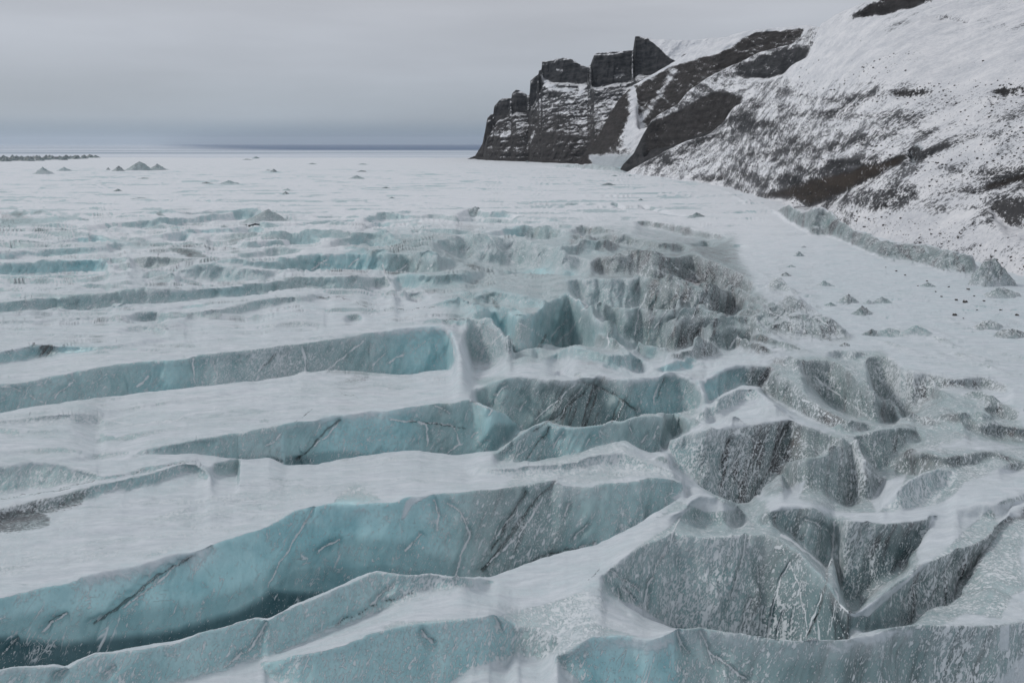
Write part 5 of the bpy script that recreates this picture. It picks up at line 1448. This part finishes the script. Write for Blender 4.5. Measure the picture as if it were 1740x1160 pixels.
def mound_mesh(name, r, h, dirt, iceness, seed, blue=.3, lean=0.0, steep=1.0, dust=.7, rough=.38):
    """Weathered cone of ice with flutes and a broken crest; radius r, height h."""
    na, nr = 40, 22
    a = np.linspace(0, 2 * np.pi, na, endpoint=False)
    t = np.linspace(0, 1, nr)
    A_, T_ = np.meshgrid(a, t, indexing='ij')
    rad = r * (1 + .5 * fbm(np.cos(A_) * 1.3 + seed, np.sin(A_) * 1.3, 0, 3, seed)) * T_
    x = np.cos(A_) * rad
    y = np.sin(A_) * rad * .6 + np.cos(A_) * rad * .15
    ridge = fbm(np.cos(A_) * 2.4 + seed, np.sin(A_) * 2.4, T_ * .8, 3, seed + 3, .6, ridged=True)
    z = h * ((1 - T_) ** (1.55 * steep)) * (1 + .5 * ridge * T_) + h * rough * fbm(x / r * 3 + seed, y / r * 3, 0, 4, seed + 5, .6)
    z -= h * .12 + T_ ** 4 * h * .12
    x = x + lean * r * (1 - T_) ** 1.5 + r * .06 * fbm(x / r * 3, y / r * 3, 2.0, 3, seed + 9)
    v = np.stack([x, y, z], -1).reshape(-1, 3)
    idx = np.arange(na * nr).reshape(na, nr)
    nx = np.roll(idx, -1, axis=0)
    q = np.stack([idx[:, :-1], idx[:, 1:], nx[:, 1:], nx[:, :-1]], -1).reshape(-1, 4)
    me = bpy.data.meshes.new(name)
    me.from_pydata(v.tolist(), [], q.tolist())
    me.polygons.foreach_set('use_smooth', np.ones(len(q), bool))
    k = (1 - T_).reshape(-1)
    n = len(k)
    ic = np.clip(iceness * (.35 + 1.4 * k) + .25 * ridge.reshape(-1), 0, 1)
    for an, arr in (('A', (ic, np.full(n, dust), np.clip(dirt * (.55 + .9 * k), 0, 1), np.full(n, blue))),
                    ('B', (np.zeros(n), np.zeros(n), np.full(n, .3 * dirt), np.zeros(n))),
                    ('C', (np.full(n, .3),) * 4)):
        at = me.attributes.new(an, 'FLOAT_COLOR', 'POINT')
        at.data.foreach_set('color', np.stack(arr, -1).reshape(-1).astype(np.float32))
    me.materials.append(ICE)
    return me


def put_mound(name, cx, yb, wpx, hpx, dirt, label, iceness=.8, group=None, cat='ice mound', **kw):
    x, y, z = ground_at(cx, yb)
    k = y / F
    sd = rnd.randint(1, 900)
    wpx = wpx * 1.3
    me = mound_mesh(name, wpx * k * .5, max(hpx * k * 1.12, .15), dirt, iceness, sd, **kw)
    o = bpy.data.objects.new(name, me)
    scene.collection.objects.link(o)
    r = wpx * k * .5
    o.location = (x, y + r * .5, z)
    o.rotation_euler = (0, 0, rnd.uniform(-.4, .4))
    tag(o, label, cat, group)
    return o


MOUNDS = [
 (230,290,46,16,.45,"largest grey ice pyramid on the far snowfield, pale on its right side"),
 (199,291,20,9,.75,"dark small ice cone against the left foot of the large far pyramid"),
 (262,290,34,11,.4,"low jagged ice mound joined to the right foot of the large far pyramid"),
 (66,297,34,12,.25,"pale ridged ice mound in front of the dark far hummocks"),
 (104,292,24,7,.1,"low bluish ice mound just right of the pale ridged mound"),
 (182,289,9,4.5,.8,"tiny dark cone left of the large far pyramid"),
 (464,293,13,6,.7,"small dark two-humped ice cone on the far snowfield"),
 (604,304,30,6,.35,"smooth bluish ice dome lying alone on the far snowfield"),
 (484,332,12,5,.75,"small dark cone just in front of a flat bluish mound"),
 (486,325,20,4,.15,"flat bluish ice mound just behind a small dark cone"),
 (385,314,34,6,.15,"wide flat pale blue mound among small dark cones"),
 (448,377,72,19,.35,"broad grey ice peak standing over the blue terraces at mid-glacier"),
 (806,369,62,16,.5,"dark-topped ice peak beside a strip of bright blue ice"),
 (1473,538,46,16,.8,"black-topped ice cone on the right snow slope"),
 (1447,519,38,16,.65,"twin-pointed grey ice cone behind the black-topped one"),
 (1504,516,32,11,.4,"grey ice cone farther right than the twin-pointed cone"),
 (1480,519,22,8,.3,"small pale cone between the twin-pointed and the grey cone"),
 (1187,371,30,9,.7,"dark rounded mound at the upper end of the right snow slope"),
 (1360,436,22,10,.6,"sharp dark leaning fin of ice high on the right snow slope"),
 (1367,422,12,4,.6,"low dark chip of ice behind the sharp leaning fin"),
 (1338,470,20,8,.7,"small dark peak behind the fluted grey pyramid"),
 (1414,521,24,7,.4,"low grey mound left of the twin-pointed cone"),
 (1487,572,36,12,.85,"ragged black heap at the left end of a smooth blue swell"),
 (1522,574,66,14,.2,"smooth bluish ice swell behind the ragged black heap"),
 (1567,571,64,16,.05,"pale snow-covered swell right of the bluish swell"),
 (1581,488,26,8,.6,"lone dark cone halfway down the right snow slope"),
 (1440,589,26,6,.9,"thin black cone at the edge of the crevassed ice"),
 (1405,488,28,10,.25,"pale leaning wedge of snow and ice on the right slope"),
 (1347,455,18,4,.5,"flat grey chip of ice left of the upper right slope"),
]
for cx, yb, w, h, d, lab in MOUNDS:
    put_mound('ice_mound', cx, yb, w, h * (.85 if cx > 1100 else 1), d, lab, iceness=.85 if d > .3 else .6)
for cx, yb, w, h, d, lab in [
 (1697,488,66,44,.75,"hollow blue ice cliff with a dark cave foot at the right edge"),
 (1712,507,50,15,.5,"low broken block of grey ice below the hollow ice cliff"),
 (1690,560,54,11,.6,"mottled grey ice block half buried near the right edge"),
 (1730,576,56,12,.95,"curved black rim of ice at the right edge of the snow slope"),
]:
    put_mound('ice_block', cx, yb, w, h, d, lab, iceness=.9, cat='ice block', steep=.55, blue=.2, dust=.8, rough=.5)
# dark hummocks along the far left edge of the ice
for i in range(34):
    t = i / 33
    cx = -6 + 168 * t + rnd.uniform(-3, 3)
    yb = 276 - 7 * t + rnd.uniform(-3.5, 1)
    hh = (9 - 4 * t) * rnd.uniform(.7, 1.25)
    put_mound('debris_hummock', cx, yb, rnd.uniform(13, 24), hh, rnd.uniform(.85, 1), "dark dirt-covered ice hummock in the row along the far left horizon",
              iceness=1.0, group="dark hummocks along the far left horizon", cat='hummock', dust=.35)
for i in range(18):
    cx = rnd.uniform(170, 1150)
    yb = 270 + 70 * rnd.random() ** 1.8 + (6 if cx > 900 else 0)
    if cx > 1000: yb = max(yb, 300)
    big = rnd.random() < .15
    put_mound('ice_hummock', cx, yb, rnd.uniform(8, 22) * (1.3 if big else 1), rnd.uniform(1.6, 3.0) * (1.5 if big else 1), rnd.uniform(.3, .95),
              "small grey ice hummock dotting the far snowfield", iceness=.95, group="small hummocks dotting the far snowfield", cat='hummock', dust=.4)


# ------------------------------------------------------------------ stones
def rock_points(seed):
    r = random.Random(seed)
    ph = (1 + 5 ** .5) / 2
    vs = [(-1, ph, 0), (1, ph, 0), (-1, -ph, 0), (1, -ph, 0), (0, -1, ph), (0, 1, ph), (0, -1, -ph), (0, 1, -ph), (ph, 0, -1), (ph, 0, 1), (-ph, 0, -1), (-ph, 0, 1)]
    return np.array(vs) / 1.9 * np.array([[r.uniform(.7, 1.2)] for _ in vs])


ICO = [(0,11,5),(0,5,1),(0,1,7),(0,7,10),(0,10,11),(1,5,9),(5,11,4),(11,10,2),(10,7,6),(7,1,8),(3,9,4),(3,4,2),(3,2,6),(3,6,8),(3,8,9),(4,9,5),(2,4,11),(6,2,10),(8,6,7),(9,8,1)]


def stone_mat():
    s = NT('dark_stone')
    geo = s.n('ShaderNodeNewGeometry')
    nn = s.n('ShaderNodeSeparateXYZ')
    s.t.links.new(geo.outputs['Normal'], nn.inputs[0])
    n = s.noise(geo.outputs['Position'], 2.0, 5, .7)
    c = s.mix(n, (0.025, 0.026, 0.028), (0.10, 0.095, 0.09))
    c = s.mix(s.step(s.math('ADD', nn.outputs[2], s.math('MULTIPLY', n, .5)), 1.05, 1.25), c, (0.75, 0.77, 0.8))
    return s.finish(c, .85, n, .1, .6, .3)


STONE = stone_mat()


def add_boulder(cx, yb, wpx, label, group=None):
    x, y, z = ground_at(cx, yb)
    r = wpx * y / F * .5 * .75
    p = rock_points(int(cx))
    me = bpy.data.meshes.new('boulder')
    v = p * np.array([r, r * .9, r * .75])
    # one split of each face for a less regular block
    verts = v.tolist()
    faces = []
    mid = {}
    rr = random.Random(int(cx) + 3)
    def m_(a, b):
        k = (min(a, b), max(a, b))
        if k not in mid:
            c = (np.array(verts[a]) + np.array(verts[b])) * .5 * rr.uniform(.98, 1.14)
            verts.append(c.tolist())
            mid[k] = len(verts) - 1
        return mid[k]
    for a, b, c in ICO:
        ab, bc, ca = m_(a, b), m_(b, c), m_(c, a)
        faces += [(a, ab, ca), (b, bc, ab), (c, ca, bc), (ab, bc, ca)]
    me.from_pydata(verts, [], faces)
    me.materials.append(STONE)
    o = bpy.data.objects.new('boulder', me)
    scene.collection.objects.link(o)
    o.location = (x, y, z + r * .2)
    o.rotation_euler = (rr.uniform(-.5, .5), rr.uniform(-.5, .5), rr.uniform(0, 6))
    tag(o, label, 'boulder', group)


add_boulder(1622, 536, 15, "lone dark boulder on the lower part of the right snow slope")
add_boulder(1637, 541, 4, "pebble-sized dark stone just right of the lone dark boulder")
for cx, yb, w in ((1600,505,6),(1625,512,9),(1640,516,11),(1655,504,6),(1672,512,7),(1590,497,5),(1560,486,5),(1538,470,5),(1523,462,6),(1505,455,4),(1575,478,6),(1612,488,6),(1645,492,8),(1660,528,5),(1700,528,7),(1728,537,9)):
    add_boulder(cx, yb, w, "dark stone among others strewn below the ice rim", "dark stones strewn below the ice rim")


def scatter(name, pts, sizes, label):
    r = np.random.RandomState(3)
    V_, F_ = [], []
    base = [rock_points(i) for i in range(12)]
    ico = np.array(ICO)
    for i, (p, s_) in enumerate(zip(pts, sizes)):
        b = base[i % 12]
        a = r.uniform(0, 6.28)
        ca, sa = math.cos(a), math.sin(a)
        q = b * s_ * np.array([1, .9, .7])
        q = np.stack([q[:, 0] * ca - q[:, 1] * sa, q[:, 0] * sa + q[:, 1] * ca, q[:, 2]], -1) + p
        V_.append(q)
        F_.append(ico + 12 * i)
    me = bpy.data.meshes.new(name)
    me.from_pydata(np.concatenate(V_).tolist(), [], np.concatenate(F_).tolist())
    me.materials.append(STONE)
    o = bpy.data.objects.new(name, me)
    scene.collection.objects.link(o)
    tag(o, label, kind='stuff')


rs = np.random.RandomState(11)
hx, hy = px_of(HP)
nrm = normals(HP)
ok = (hx > 1090) & (hx < 1850) & (hy > 60) & (hy < 480) & (HP[..., 2] > 1)
dens = sstep(-.05, .45, fbm(HP[..., 0] / 45, HP[..., 2] / 14, HP[..., 1] / 60, 4, 701) + sstep(120, 200, hy) * .25) * ok
ci, ri = np.nonzero(dens > rs.rand(*dens.shape) * 9)
pick = rs.permutation(len(ci))[:5200]
pts = HP[ci[pick], ri[pick]]
siz = (0.16 + 0.5 * rs.rand(len(pts)) ** 4) * (pts[:, 1] / 330) ** .7
scatter('scattered_rocks', pts + np.array([0, 0, .05]), siz, "dark stones peppering the snow of the hill slope")
